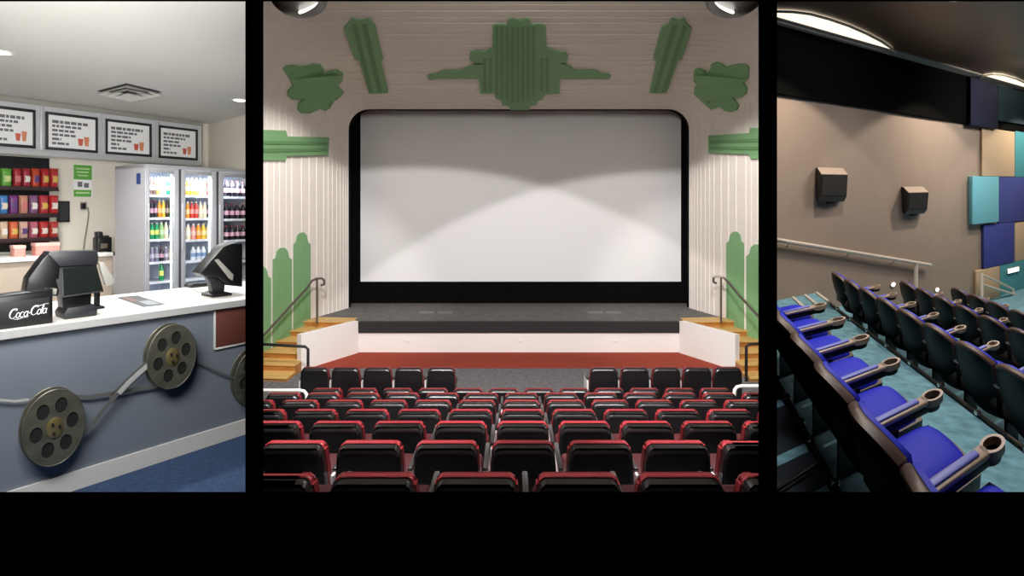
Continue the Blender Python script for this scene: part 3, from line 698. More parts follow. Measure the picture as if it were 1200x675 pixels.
M_wood = mat('honey_timber', (176, 116, 54), 0.45, var=0.25, scale=3, stretch=(1, 8, 8))
M_nose = mat('pale_timber_nosing', (206, 164, 98), 0.45)
M_rail = mat('dull_steel_rail', (112, 102, 96), 0.35, 0.6)
M_railb = mat('black_painted_rail', (22, 20, 20), 0.4)
M_railw = mat('white_painted_rail', (226, 220, 212), 0.35)

HW0, YP, ZT0, SP, R0, ZB0 = 4.956, 15.86, 2.90, 0.315, 0.62, ZST
def loft_ring(t, n=10):
    """rounded opening outline at distance t in front of the opening"""
    y = YP - t; cx = AX * YP + 0.0; hw = HW0 + SP * t; zt = ZT0 + SP * t; r = R0 + SP * t * 0.9
    cx = AX * y
    pts = [V((cx - hw, y, -4.6))]
    pts += [V((cx - hw + r - r * math.cos(a), y, zt - r + r * math.sin(a))) for a in [PI / 2 * i / n for i in range(n + 1)]]
    pts += [V((cx + hw - r + r * math.sin(a), y, zt - r + r * math.cos(a))) for a in [PI / 2 * i / n for i in range(n + 1)]]
    pts += [V((cx + hw, y, -4.6))]
    return pts
# fluted splay: stepped plaster mouldings around the opening
steps = [0.0, 0.10, 0.20, 0.34, 0.48, 0.66, 0.84, 1.02, 1.3, 1.58, 1.86, 2.2, 2.6, 3.0, 3.4, 3.8, 4.2, 4.6, 5.0]
rings = []
for i in range(len(steps) - 1):
    a, b = steps[i], steps[i + 1]
    d = 0.018 if b > 1.1 else 0.03
    def off(t, e):
        rr = loft_ring(t); c = V((AX * (YP - t), YP - t, -1.0)); out = []
        for p in rr:
            q = p.copy(); sx = 1 if p.x < c.x else -1
            q.x += sx * e if p.z < ZT0 + SP * t - 1e-6 or True else 0
            if p.z > 0: q.z += e
            out.append(q)
        return out
    g = min(0.05, (b - a) * 0.25)
    rings += [off(a, 0.0), off(a + 0.006, 0.016), off(a + g, 0.016), off(a + g + 0.006, 0.0)]
    if b - a > 0.35: m_ = (a + b) / 2; rings += [off(m_, 0.0), off(m_ + 0.004, 0.012), off(m_ + 0.03, 0.012), off(m_ + 0.034, 0.0)]
rings.append(loft_ring(steps[-1]))
n = len(rings[0]); vs = [p for r in rings for p in r]; fs = []
for i in range(len(rings) - 1):
    for j in range(n - 1): fs.append((i * n + j, i * n + j + 1, (i + 1) * n + j + 1, (i + 1) * n + j))
struct('wall_proscenium', MB().add(vs, fs), M_prosc)
fr_ = MB()                                               # plain wall round the opening, behind the splay, and the stage house
x0, x1 = AX * YP - HW0, AX * YP + HW0
fr_.box(-8.5, 9.0, 17.9, 18.1, -4.6, 6.0)
struct('wall_stage_back', fr_, mat('stage_house_black', (8, 8, 8), 0.9))
mbs = MB()
rr0 = loft_ring(0); big = [V((p.x + (-3.0 if p.x < AX * YP else 3.0), YP + 0.02, max(p.z, -4.6) + (2.5 if p.z > 0 else 0))) for p in rr0]
for j in range(len(rr0) - 1): mbs.hexa([rr0[j] + Y_ * .001, rr0[j + 1] + Y_ * .001, big[j + 1], big[j]], [rr0[j] + Y_ * 0.25, rr0[j + 1] + Y_ * 0.25, big[j + 1] + Y_ * 0.25, big[j] + Y_ * 0.25])
struct('wall_opening', mbs, M_mask)

def loft_inside(p):
    t = YP - p.y
    if t < 0: return True
    cx = AX * p.y; hw = HW0 + SP * t; zt = ZT0 + SP * t; r = R0 + SP * t * 0.9
    x = abs(p.x - cx)
    if x > hw or p.z > zt: return False
    dx, dz = x - (hw - r), p.z - (zt - r)
    return not (dx > 0 and dz > 0 and dx * dx + dz * dz > r * r)
def loft_hit(px, py):
    d = D(px, py); a, b = 8.0, 15.86
    if loft_inside(d * b): return d * b
    for _ in range(40):
        m = (a + b) / 2
        if loft_inside(d * m): a = m
        else: b = m
    return d * a
def loft_normal(px, py):
    p = loft_hit(px, py); a = loft_hit(px + 2, py) - loft_hit(px - 2, py); b = loft_hit(px, py + 2) - loft_hit(px, py - 2)
    nn = b.cross(a).normalized()
    return nn if nn.dot(p) < 0 else -nn
def relief(name, label, outlines, ribs, grp, lift=0.02, thick=0.035, ribm=None, bars=(), curved=False):
    """raised plaster ornament following the wall it is fixed to"""
    allp = [p for o in outlines for p in o]
    cx = sum(p[0] for p in allp) / len(allp); cy = sum(p[1] for p in allp) / len(allp)
    P = loft_hit(cx, cy); nn = loft_normal(cx, cy)
    t = thing(name, label, 'ornament', P, grp)
    def onwall(px, py, o):
        q = loft_hit(px, py) if curved else hit_p(px, py, P, nn)
        return q + (loft_normal(px, py) if curved else nn) * o
    def go(outl, o0, o1, nm, m):
        vs, fs = fill2d([[(x / 100, y / 100) for x, y in o] for o in outl], 0.01)
        ob = MB().add([onwall(v.x * 100, v.y * 100, o1 if v.z > 0 else o0) for v in vs], fs).build(nm, m, t, angle=30)
        ob.matrix_parent_inverse = Matrix.Translation(-P); return ob
    go(outlines, 0.012 - (0.03 if curved else 0), lift + thick, 'relief_body', M_green)
    for rb in ribs: go([rb], lift, lift + thick + 0.014, 'raised_flute', ribm or M_gdk)
    for rb in bars: go([rb], lift, lift + thick + 0.02, 'raised_band', M_gdk)
    return t
def c3(l, ox, oy, s): return [(ox + x / s, oy + y / s) for x, y in l]
cen_o = c3([(510, 110), (515, 98), (532, 95), (552, 105), (572, 112), (590, 105), (612, 95), (630, 100), (640, 130), (700, 130), (722, 140), (725, 260), (790, 285), (830, 285), (848, 310), (840, 340), (800, 350), (850, 365), (885, 390), (1000, 392), (1030, 410), (1075, 412), (1088, 425), (1075, 437), (1030, 432), (800, 435), (798, 520), (715, 525), (705, 550), (680, 555), (668, 585), (635, 590), (625, 612), (520, 612), (510, 590), (475, 585), (465, 555), (440, 550), (430, 520), (350, 520), (345, 435), (110, 435), (65, 443), (52, 430), (60, 415), (110, 410), (135, 395), (245, 392), (285, 370), (380, 350), (320, 345), (290, 325), (295, 290), (330, 280), (380, 285), (420, 262), (420, 140), (445, 130), (500, 130)], 490, 0, 4.82)
fl_ = []
for i in range(8):
    xa = 580.5 + i * 6.1; k = abs(i - 3.5)
    fl_.append([(xa, 28.5), (xa + 3.6, 28.5), (xa + 3.6, 119 - k * 2.6), (xa, 119 - k * 2.6)])
for xa in (566.5, 573, 633, 639.5): fl_.append([(xa, 66), (xa + 3.4, 66), (xa + 3.4, 105), (xa, 105)])
relief('plaster_ornament', 'large green tiered plaster ornament centred above the screen', [cen_o], fl_, 'green plaster ornaments')
bars_l = [(403, 31), (408, 26), (413, 19), (422, 23), (433, 20), (440, 29), (449, 67), (447, 70), (455, 107), (433, 108), (421, 69), (416, 67)]
bars_r = [(775.5, 29), (783, 26), (787, 20), (794, 23), (801, 19), (805, 27), (810, 31), (799, 67.5), (794, 69), (781, 107), (761, 107), (770, 69), (765, 67)]
relief('plaster_ornament', 'green leaning plaster bar ornament above the upper left of the screen', [bars_l],
       [[(413, 27), (418, 26), (437, 106), (432.5, 106)], [(424, 26), (430, 26), (448, 105), (443, 106)]], 'green plaster ornaments')
relief('plaster_ornament', 'green leaning plaster bar ornament above the upper right of the screen', [bars_r],
       [[(788, 27), (793.5, 27), (770, 106), (765, 106)], [(800, 28), (804.5, 30), (781, 105), (775.5, 106)]], 'green plaster ornaments')
clo_l = c3([(70, 180), (80, 172), (95, 170), (120, 174), (135, 172), (150, 168), (168, 168), (178, 180), (176, 195), (195, 186), (215, 182), (230, 194), (228, 208), (213, 225), (231, 240), (222, 252), (205, 262), (192, 284), (180, 291), (165, 285), (140, 298), (118, 299), (108, 288), (110, 272), (125, 260), (95, 262), (82, 252), (82, 238), (95, 225), (88, 206)], 300, 0, 2.25)
clo_r = c3([(245, 290), (250, 273), (270, 268), (288, 276), (298, 288), (312, 275), (315, 255), (335, 243), (355, 247), (375, 262), (400, 256), (430, 250), (455, 252), (468, 265), (465, 310), (445, 325), (460, 345), (458, 368), (440, 382), (405, 385), (428, 415), (420, 435), (400, 442), (375, 438), (355, 420), (320, 432), (290, 405), (247, 365), (250, 345), (262, 335), (245, 315)], 740, 0, 3.373)
relief('plaster_ornament', 'green clover-shaped plaster ornament on the upper left corner of the arch', [clo_l],
       [[(338, 84), (342, 80), (388, 118), (384, 124)], [(352, 80), (357, 77), (396, 112), (393, 116)]], 'green plaster ornaments', thick=0.035, curved=True)
relief('plaster_ornament', 'green clover-shaped plaster ornament on the upper right corner of the arch', [clo_r],
       [[(872, 84), (868, 79), (828, 116), (832, 121)], [(858, 80), (853, 77), (820, 106), (824, 111)]], 'green plaster ornaments', thick=0.035, curved=True)
relief('plaster_ornament', 'green stepped horizontal plaster bar on the left side wall', [[(300, 152), (333, 153), (335, 160), (384, 161), (383, 182), (334, 183), (333, 188), (300, 188)]],
       [[(300, 165), (381, 167), (381, 170), (300, 169)], [(300, 174), (381, 174), (381, 177), (300, 179)]], 'green plaster ornaments')
relief('plaster_ornament', 'green stepped horizontal plaster bar on the right side wall', [[(832, 159), (880, 156), (881, 150), (900, 150), (900, 187), (881, 186), (880, 181), (832, 179)]],
       [[(835, 165), (900, 162), (900, 166), (835, 168)], [(835, 172), (900, 172), (900, 176), (835, 175)]], 'green plaster ornaments')
def pillar(x0, x1, yt, yb, side, label):
    m = (x0 + x1) / 2; w_ = (x1 - x0)
    o = [(x0, yb), (x0, yt + 14), (x0 + w_ * .14, yt + 12), (x0 + w_ * .22, yt + 4), (m - w_ * .12, yt + 0.6), (m + w_ * .12, yt + 0.4), (x1 - w_ * .22, yt + 4), (x1 - w_ * .14, yt + 12), (x1, yt + 14), (x1, yb)]
    relief('pilaster_ornament', label, [o], [[(x0 + w_ * .3, yt + 16), (x0 + w_ * .42, yt + 14), (x0 + w_ * .42, yb - 1), (x0 + w_ * .3, yb - 1)], [(x1 - w_ * .42, yt + 14), (x1 - w_ * .3, yt + 16), (x1 - w_ * .3, yb - 1), (x1 - w_ * .42, yb - 1)]],
           'green wall pilasters', lift=0.012, thick=0.018, ribm=M_green)
pillar(343, 363, 272, 396, -1, 'tallest green pilaster on the left wall, nearest the stage')
pillar(319, 341, 290, 425, -1, 'middle green pilaster on the left wall, crossed by the handrail')
pillar(294, 316.5, 312, 440, -1, 'lowest green pilaster on the left wall, cut off by the partition')
pillar(852, 872.5, 271, 392, 1, 'tall green pilaster on the right wall, nearest the stage')
pillar(875.5, 899, 286, 420, 1, 'lower green pilaster on the right wall, beside the partition')

# screen and masking
YS = 16.7
scr = thing('projection_screen', 'large white cinema screen hung in a black opening', 'screen', at_y(610, 330, YS))
a, b, c, d = at_y(422.5, 330, YS), at_y(798, 330, YS), at_y(798, 126, YS), at_y(422.5, 126, YS)
def chw(mb, nm, m, par, smooth=False, label=None):
    o = mb.build(nm, m, smooth=smooth); o.parent = par; o.matrix_parent_inverse = Matrix.Translation(-par.location); return tag(o, label)
chw(MB().prism([a, b, c, d], (0, 0.03, 0)), 'screen_fabric', M_scr, scr)
mk = MB(); A_, B_, C_, D_ = at_y(396, 356, YS), at_y(822, 356, YS), at_y(822, 100, YS), at_y(396, 100, YS)
for q in ([A_, B_, b, a], [B_, C_, c, b], [D_, A_, a, d], [C_, D_, d, c]): mk.prism([p - Y_ * 0.02 for p in q], (0, 0.08, 0))
chw(mk, 'masking', M_mask, scr, label='black masking border')

# stage, apron, cheeks
YA = 13.94
xa0, xa1 = (420.5 - CX) / F * YA, (795.5 - CX) / F * YA
cl_ = V((-247 / F * 12.35, 12.35, 0)); cr_ = V(((861.5 - CX) / F * 12.35, 12.35, 0))
lipL = V((-5.0, 14.3, 0)); lipR = V((5.45, 14.3, 0))
struct('floor_stage', MB().prism([V((x, y, ZST)) for x, y in ((xa0, YA), (xa1, YA), (xa1 + .25, 14.35), (5.75, 14.35), (7.2, 17.9), (-6.8, 17.9), (-5.45, 14.35), (xa0 - .25, 14.35))], (0, 0, -0.06)), M_stage)
fz = ZST - (390 - 377.3) / F * YA
struct('trim_stage_lip', MB().box(xa0, xa1, YA - 0.05, YA + 0.1, fz, ZST + 0.003, 0.008), M_fascia)
struct('wall_apron', MB().box(xa0 - 0.05, xa1 + 0.05, YA - 0.01, YA + 0.12, ZFF, fz), M_apron)
for nm, p, q in (('wall_cheek_left', V((xa0, YA - 0.06, 0)), cl_), ('wall_cheek_right', V((xa1, YA - 0.06, 0)), cr_)):
    dd = (q - p).normalized(); side = V((-dd.y, dd.x, 0)) * 0.14
    if side.dot(V((0, 1, 0))) < 0: side = -side
    ring = [p, q, q + side, p + side]
    struct(nm, MB().hexa([v + Z_ * ZFF for v in ring], [v + Z_ * (ZST + 0.03) for v in ring]), M_apron)
o = MB()
for px in (478, 610, 717): o.box((px - CX) / F * YA - .05, (px - CX) / F * YA + .05, YA - 0.022, YA - 0.0101, -3.39, -3.31, 0.004)
tag(MB().box((610 - CX) / F * YA - .06, (610 - CX) / F * YA + .06, YA - 0.02, YA - 0.0101, -3.40, -3.31, 0.004).build('socket_plate', M_apron), 'small white plate on the middle of the white stage front', 'socket plate')
tag(MB().box((478 - CX) / F * YA - .06, (478 - CX) / F * YA + .06, YA - 0.02, YA - 0.0101, -3.40, -3.31, 0.004).build('socket_plate', M_apron), 'small white plate on the left of the white stage front', 'socket plate')
tag(MB().box((721 - CX) / F * YA - .06, (721 - CX) / F * YA + .06, YA - 0.02, YA - 0.0101, -3.40, -3.31, 0.004).build('socket_plate', M_apron), 'small white plate on the right of the white stage front', 'socket plate')
for x0, x1, lab in ((490, 531, 'pale floor box set in the stage carpet, left of centre'), (690, 727, 'pale floor box set in the stage carpet, right of centre')):
    p, q = hit_z(x0, 367.5, ZST), hit_z(x1, 365, ZST)
    f_ = thing('floor_box', lab, 'floor box', (p + q) / 2, 'floor boxes on the stage')
    m_ = mat('pale_floor_lid', (122, 119, 116), 0.8)
    xm = (p.x + q.x) / 2
    for a, b in ((p.x, xm - .05), (xm + .05, q.x)): chw(MB().box(a, b, min(p.y, q.y), max(p.y, q.y), ZST, ZST + 0.006, 0.002), 'lid', m_, f_)
# floors of the stalls
YR = 12.55
struct('floor_stalls', MB().prism([V((x, y, ZFF)) for x, y in ((-6.2, 8.95), (6.2, 8.95), (6.2, YA + .1), (-6.2, YA + .1))], (0, 0, -0.1)), M_gcarp)
struct('floor_red_strip', MB().prism([V((x, y, ZFF + 0.006)) for x, y in ((cl_.x + 0.1, YR), (cr_.x - 0.1, YR), (cr_.x + .05, 12.4), (xa1, YA), (xa0, YA), (cl_.x - .05, 12.4))], (0, 0, -0.004)), M_redc)

# stairs at both ends of the stage
def wallx(y, s): return AX * y + s * (HW0 + SP * (YP - y))
for s, nm in ((-1, 'stair_left'), (1, 'stair_right')):
    st = thing('stage_stair', 'honey timber steps up to the %s end of the stage' % ('left' if s < 0 else 'right'), 'stairs', V((wallx(13, s), 12.5, ZFF)), 'timber stairs beside the stage')
    p, q = (V((xa0, YA, 0)), cl_) if s < 0 else (V((xa1, YA, 0)), cr_)
    dd = (p - q); sidev = V((-dd.y, dd.x, 0)).normalized()
    for k in range(6):
        yf = 14.0 - 0.46 * k - (0.0); yb_ = yf + 0.5; z = ZST + 0.012 - 0.142 * k
        def inner(y):
            tt = (y - q.y) / (p.y - q.y)
            return (q + (p - q) * max(0, min(1, tt))).x + s * (0.16 if y > 12.3 else 0.0)
        ring = [V((wallx(yf, s) - s * .02, yf, 0)), V((inner(yf), yf - 0.12, 0)), V((inner(yb_), yb_ - 0.12, 0)), V((wallx(yb_, s) - s * .02, yb_, 0))]
        f1 = MB().hexa([v + Z_ * ZFF for v in ring], [v + Z_ * (z - 0.03) for v in ring])
        chw(f1, 'riser_block', M_wood, st)
        e = ring[1] - ring[0]; out = V((0, -0.03, 0))
        rg = [ring[0] + out, ring[1] + out, ring[2], ring[3]]
        chw(MB().hexa([v + Z_ * (z - 0.03) for v in rg], [v + Z_ * z for v in rg]), 'tread', M_nose, st, label='pale timber tread')

# handrails
def rail(name, label, pts, r, m, posts=(), grp=None, cat='handrail'):
    P = V(pts[0]); t = thing(name, label, cat, P, grp)
    chw(MB().tube(pts, r, 8), 'rail_bar', m, t, True)
    for a, b in posts: chw(MB().tube([a, b], r * 0.9, 8), 'post', m, t, True)
    return t
def hr(s):
    xw = lambda y: wallx(y, s) - s * 0.28
    yt = 13.75
    def pp(px, py, y): return at_y(px, py, y)
    if s < 0: p = [pp(292, 411, 12.0), pp(309, 393, 12.3), pp(340, 359, 13.1), pp(360, 337, 13.6), pp(365.5, 329, 13.7), pp(371, 326.5, 13.75), pp(377, 326, 13.8), pp(380, 328.5, 13.8), pp(380, 333, 13.8), pp(376, 334.5, 13.8)]; po = pp(371.5, 327, 13.76)
    else: p = [pp(906, 391, 12.0), pp(889, 371, 12.3), pp(866, 346, 13.1), pp(853, 330, 13.6), pp(848, 325.5, 13.7), pp(843, 324, 13.75), pp(838.5, 324, 13.8), pp(836, 326, 13.8), pp(836, 330.5, 13.8), pp(839.5, 332, 13.8)]; po = pp(845, 325, 13.76)
    ft = V((po.x, po.y, ZST + 0.01))
    rail('handrail', 'steel stair handrail with curled end on the %s of the stage' % ('left' if s < 0 else 'right'), p, 0.03, M_rail, [(po, ft)], 'steel handrails beside the stage')
hr(-1); hr(1)
def brail(s):
    y = 11.6
    if s < 0: a, b, c = at_y(294, 402.5, y), at_y(361, 406.5, y), 0
    else: a, b, c = at_y(905, 402, y), at_y(874.5, 403.5, y), 0
    rail('barrier_rail', 'black barrier rail at the foot of the %s stage stair' % ('left' if s < 0 else 'right'), [a, b - (b - a).normalized() * .06, b - Z_ * 0.05, V((b.x, b.y, ZFF))], 0.032, M_railb, [(a, V((a.x, a.y, ZFF)))], 'black barrier rails', 'barrier rail')
brail(-1); brail(1)

# ---- theatre seats: local frame x across, y towards the stage, z up; origin on the floor under the back
M_shell = mat('black_gloss_vinyl', (20, 17, 19), 0.42, coat=1.0)
M_rvinyl = mat('crimson_vinyl', (138, 34, 42), 0.42, coat=0.3)
M_post = mat('silver_grey_frame', (206, 202, 202), 0.5)
def rbox_taper(mb, w0, w1, y0, y1, z0, z1, bev, seg, lean, prf=0.6):
    def f(p):
        q = (p.z - z0) / (z1 - z0); ww = w0 + (w1 - w0) * max(0, q) ** 1.6
        return V((p.x * ww, p.y - lean * q, p.z))
    bm = bmesh.new(); bmesh.ops.create_cube(bm, size=1)
    for v in bm.verts: v.co = (v.co.x * 2, (y0 + y1) / 2 + v.co.y * (y1 - y0), (z0 + z1) / 2 + v.co.z * (z1 - z0))
    bmesh.ops.subdivide_edges(bm, edges=bm.edges[:], cuts=11, use_grid_fill=True)
    for v in bm.verts:                                     # round the two upper corners
        hx, hz = 1 - 0.2, z1 - 0.055
        if abs(v.co.x) > hx and v.co.z > hz:
            dx, dz = (abs(v.co.x) - hx) / 0.2, (v.co.z - hz) / 0.055; L_ = math.hypot(dx, dz)
            if L_ > 1e-6:
                m_ = max(dx, dz); dx, dz = dx / L_ * m_, dz / L_ * m_
                v.co.x = math.copysign(hx + dx * 0.2, v.co.x); v.co.z = hz + dz * 0.055
    es = [e for e in bm.edges if e.calc_face_angle(0) > 0.6]
    bmesh.ops.bevel(bm, geom=es, offset=bev, segments=seg, profile=prf, affect='EDGES')
    return mb.from_bm(bm, f)
def theatre_seat(loc):
    t = thing('cinema_seat', 'x', 'seat', loc, 'red and black theatre seats')
    rbox_taper(MB(), .254, .223, -0.07, 0.05, 0.30, 0.85, 0.056, 5, 0.06, 0.52).build('back_shell', M_shell, t, angle=60)
    rbox_taper(MB(), .258, .227, 0.0, 0.075, 0.34, 0.856, 0.026, 3, 0.06).build('back_cushion', M_rvinyl, t, angle=60)
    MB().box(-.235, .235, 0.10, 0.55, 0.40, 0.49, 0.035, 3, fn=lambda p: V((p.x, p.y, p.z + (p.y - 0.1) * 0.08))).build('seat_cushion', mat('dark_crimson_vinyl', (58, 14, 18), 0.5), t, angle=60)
    MB().box(-.225, .225, 0.12, 0.53, 0.365, 0.405, 0.012, 2).build('seat_pan', M_shell, t)
    for s in (-1, 1):
        if s > 0: continue
        MB().box(s * .282 - .014, s * .282 + .014, -0.05, 0.42, 0.0, 0.62, 0.012, 2).build('side_stanchion', M_post, t)
        MB().box(s * .282 - .02, s * .282 + .02, 0.0, 0.46, 0.621, 0.65, 0.014, 2).build('armrest', M_shell, t)
    return t
ROWZ = []
rowsT = [(3.06, 555, 558.5, 'nearest row'), (4.07, 517, 613, 'second row from the camera'), (5.01, 494, 612.5, 'third row from the camera'), (5.97, 480, 612, 'fourth row from the camera'),
         (6.96, 469, 611, 'fifth row from the camera'), (7.79, 460.5, 611, 'sixth row from the camera'), (8.74, 455, 590, 'seventh row from the camera')]
proto = None
def put_seat(loc, label):
    global proto
    if proto is None: proto = theatre_seat(loc); o = proto
    else: o = copy_tree(proto); o.location = loc
    o['label'] = label
    return o
rp = []
for ri, (y, py, cx, nm) in enumerate(rowsT):
    zt = (H - py) / F * y; zf = zt - 0.85; rp.append((y, zf))
    xs = []
    for j in range(-12, 13):
        x = (cx - CX) / F * y + 0.5625 * j; l_, r_ = CX + F * (x - .26) / y, CX + F * (x + .26) / y
        if r_ < 311 or l_ > 887: continue
        if ri == 6 and (CX + F * x / y < 372 or CX + F * x / y > 850): continue
        xs.append(x)
    for i, x in enumerate(xs):
        where = 'leftmost' if i == 0 else ('rightmost' if i == len(xs) - 1 else ORD[i] + ' from left')
        put_seat(V((x, y, zf)), 'black-backed red theatre seat, %s in the %s' % (where, nm))
for xs, side in (((370.5, 406.5, 443.5, 480, 517.5), 'left'), ((707, 743, 779.5, 815.5, 851), 'right')):
    for i, px in enumerate(xs):
        y = 9.71; where = ('outermost', 'second from the wall', 'third from the wall', 'fourth from the wall', 'innermost')[i if side == 'left' else 4 - i]
        o = put_seat(V(((px - CX) / F * y, y, (H - 430) / F * y - 0.85)), 'black-backed theatre seat, %s in the %s front block' % (where, side))
# raked floor under the rows
rk_ = [(1.6, rp[0][1] + 0.29)] + [(y, z) for y, z in rp] + [(9.3, ZFF + 0.0)]
mb = MB(); a = [V((-3.3 if y < 5 else -5.6, y, z - 0.012)) for y, z in rk_]; b = [V((3.3 if y < 5 else 5.6, y, z - 0.012)) for y, z in rk_]
vs = a + b + [p - Z_ * 0.1 for p in a + b]; n = len(a); fs = []
for i in range(n - 1): fs += [(i, i + 1, n + i + 1, n + i), (2 * n + i, 3 * n + i, 3 * n + i + 1, 2 * n + i + 1)]
struct('floor_raked', MB().add(vs, fs), M_gcarp)
# white end rails
y = 8.1
fz_ = rp[5][1]
rail('end_rail', 'white curved end rail at the left of the sixth seat row', [at_y(292, 457.5, y), at_y(352, 457.5, y), at_y(356.5, 458.5, y), at_y(359, 462, y), at_y(359.5, 468, y), V((at_y(359.5, 468, y).x, y, fz_ - 0.2))], 0.026, M_railw, [], 'white end rails', 'end rail')
rail('end_rail', 'white curved end rail at the right of the sixth seat row', [at_y(907, 452.5, y), at_y(868, 452.5, y), at_y(863.5, 453.5, y), at_y(861, 457, y), at_y(860.5, 463, y), V((at_y(860.5, 463, y).x, y, fz_ - 0.2))], 0.026, M_railw, [], 'white end rails', 'end rail')

# theatre ceiling and its dish lamps
struct('ceiling_theatre', MB().prism([V((x, y, 4.52)) for x, y in ((-4.6, 1.6), (4.6, 1.6), (7.0, 11.2), (-7.0, 11.2))], (0, 0, 0.1)), M_prosc)
M_chr = mat('satin_aluminium', (128, 126, 124), 0.42, 0.6)
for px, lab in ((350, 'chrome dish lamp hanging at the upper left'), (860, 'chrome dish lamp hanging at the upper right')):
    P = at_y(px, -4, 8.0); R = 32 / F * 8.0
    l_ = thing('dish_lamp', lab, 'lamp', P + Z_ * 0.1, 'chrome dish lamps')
    bowl = [(R * math.cos(a), -0.1 - R * 0.72 * math.sin(a)) for a in [PI / 2 * i / 10 for i in range(10)]] + [(0.01, -0.1 - R * 0.72)]
    MB().lathe(bowl + [], 32).build('bowl', M_chr, l_, angle=60)
    MB().lathe([(R * 1.02, -0.1), (R * 1.03, -0.07), (R * .9, -0.06)], 32).build('rim', M_chr, l_)
    sd = 1 if px < 600 else -1
    MB().lathe([(R * .34, 0), (R * .3, -R * .06), (R * .12, -R * .09)], 24, fn=lambda p: V((sd * R * .5 + p.x, -R * .42 + p.y * .7 + p.z * .6, -0.1 - R * .55 + p.z * 1.2 + p.y * .62 - sd * p.x * -0.45 * sd * sd))).build('lens_or_highlight', mat('white_bowl_highlight', (255, 252, 246), 0.4, emit=2.5), l_, angle=60)  # white highlight on the bowl, painted as a glowing oval patch
    MB().tube([V((0, 0, -0.08)), V((0, 0, 4.505 - P.z - 0.1))], 0.02, 8).build('stem', M_chr, l_)

mid_objs = [o for o in bpy.data.objects if o not in mk1]
trim_at_wall(mid_objs, 291.0, True)
mid_objs = [o for o in bpy.data.objects if o not in mk1]
trim_at_wall(mid_objs, 907.0, False); drop_empty([o for o in bpy.data.objects if o not in mk1])

# =================================================================== RIGHT ROOM: the small stepped cinema
mk2 = mark()
uR = V((0.842, 0.539, 0.0253)); vR = V((0.276, 0.960, 0.045)); RB = (uR, vR, Z_)
def R(a, b, c): return uR * a + vR * b + Z_ * c
def abc(p):
    det = uR.x * vR.y - uR.y * vR.x
    a = (p.x * vR.y - p.y * vR.x) / det; b = (uR.x * p.y - uR.y * p.x) / det
    return a, b, p.z - a * uR.z - b * vR.z
BW = 7.6
nW = uR.cross(Z_)
def on_wall(px, py, b=BW): return abc(hit_p(px, py, vR * b, nW))
CR = 2.5
def on_ceil(px, py, c=CR): return hit_p(px, py, Z_ * c, uR.cross(vR))
M_taupe = mat('taupe_wall_paint', (158, 141, 128), 0.85, var=0.03, scale=2)
M_band = mat('black_wall_band', (9, 9, 9), 0.95, spec=0.05)
M_rceil = mat('dark_brown_ceiling', (84, 62, 46), 0.35, var=0.1, scale=2)
M_teal = mat('teal_carpet', (112, 160, 176), 0.95, var=0.32, scale=9, bump=0.3)
M_teal_shade = mat('shaded_teal_carpet', (22, 32, 42), 0.95, var=0.3, scale=10)  # teal carpet darkened to paint in the shade on the rear step
M_riser = mat('black_riser', (14, 15, 17), 0.6)
M_blue = mat('blue_upholstery', (30, 42, 206), 0.6, spec=0.15)
M_blue2 = mat('light_blue_upholstery', (42, 56, 218), 0.6, spec=0.15)
M_shellr = mat('black_seat_shell', (9, 9, 12), 0.55, spec=0.25)
M_brownr = mat('brown_seat_edge', (84, 58, 46), 0.5)
M_tan = mat('tan_plastic', (186, 162, 142), 0.4)
M_armp = mat('periwinkle_arm_pad', (112, 122, 214), 0.5)
M_met = mat('dark_bronze_metal', (74, 62, 54), 0.4, 0.6)
M_stud = mat('bright_chrome_stud', (226, 222, 214), 0.2, 0.9)
M_wrail = mat('pale_metal_rail', (222, 210, 198), 0.4)

def rb(mb, a0, a1, b0, b1, c0, c1, bev=0.0, seg=2): return mb.box(a0, a1, b0, b1, c0, c1, bev, seg, fn=lambda p: R(p.x, p.y, p.z))
# wall, band, ceiling
struct('wall_side', rb(MB(), 0.9, 19, BW, BW + 0.1, -4.2, CR), M_taupe)
mb = MB(); o0 = on_wall(911, 111)[2]
mb.hexa([R(0.9, BW - 0.12, 1.41), R(19, BW - 0.12, 1.355), R(19, BW, 1.355), R(0.9, BW, 1.41)], [R(0.9, BW - 0.12, CR - 0.002), R(19, BW - 0.12, CR - 0.002), R(19, BW, CR - 0.002), R(0.9, BW, CR - 0.002)])
struct('trim_black_band', mb, M_band)
mb = MB(); mb.prism([R(0.6, 7.7, CR), R(19, 7.7, CR), R(19, -3.2, CR), R(3.2, -1.6, CR), R(1.0, 3.2, CR)], (0, 0, 0.1)); struct('ceiling_cinema', mb, M_rceil)
mb = MB(); rb(mb, 0.9, 19, BW - 0.45, BW - 0.121, CR - 0.03, CR - 0.001); struct('trim_ceiling_edge', mb, mat('grey_ceiling_edge', (150, 142, 136), 0.7))
struct('wall_far', rb(MB(), 19, 19.1, -3.2, BW + 0.1, -4.2, CR), M_taupe)

# stepped floors
edges = [-0.9, 1.225, 3.58, 5.74, 7.86, 19.0]; cz = [-1.53, -1.85, -2.175, -2.50, -2.825]
b_lo = [0.6, 0.45, -0.6, -1.2, -2.6]
for i in range(5):
    bl = b_lo[i]; bh = BW if i else 4.4
    mb = MB()
    if i == 1:     # keep this step behind the partition
        mb.prism([R(edges[1], 0.45, cz[1]), R(edges[2], 0.45, cz[1]), R(edges[2], BW, cz[1]), R(2.35, BW, cz[1]), R(edges[1], 4.6, cz[1])], (0, 0, -0.4))
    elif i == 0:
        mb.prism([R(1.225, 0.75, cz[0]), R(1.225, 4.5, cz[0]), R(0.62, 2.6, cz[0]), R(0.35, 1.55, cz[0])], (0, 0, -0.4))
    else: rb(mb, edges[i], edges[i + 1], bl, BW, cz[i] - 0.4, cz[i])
    struct('floor_step', mb, M_teal_shade if i == 0 else M_teal)
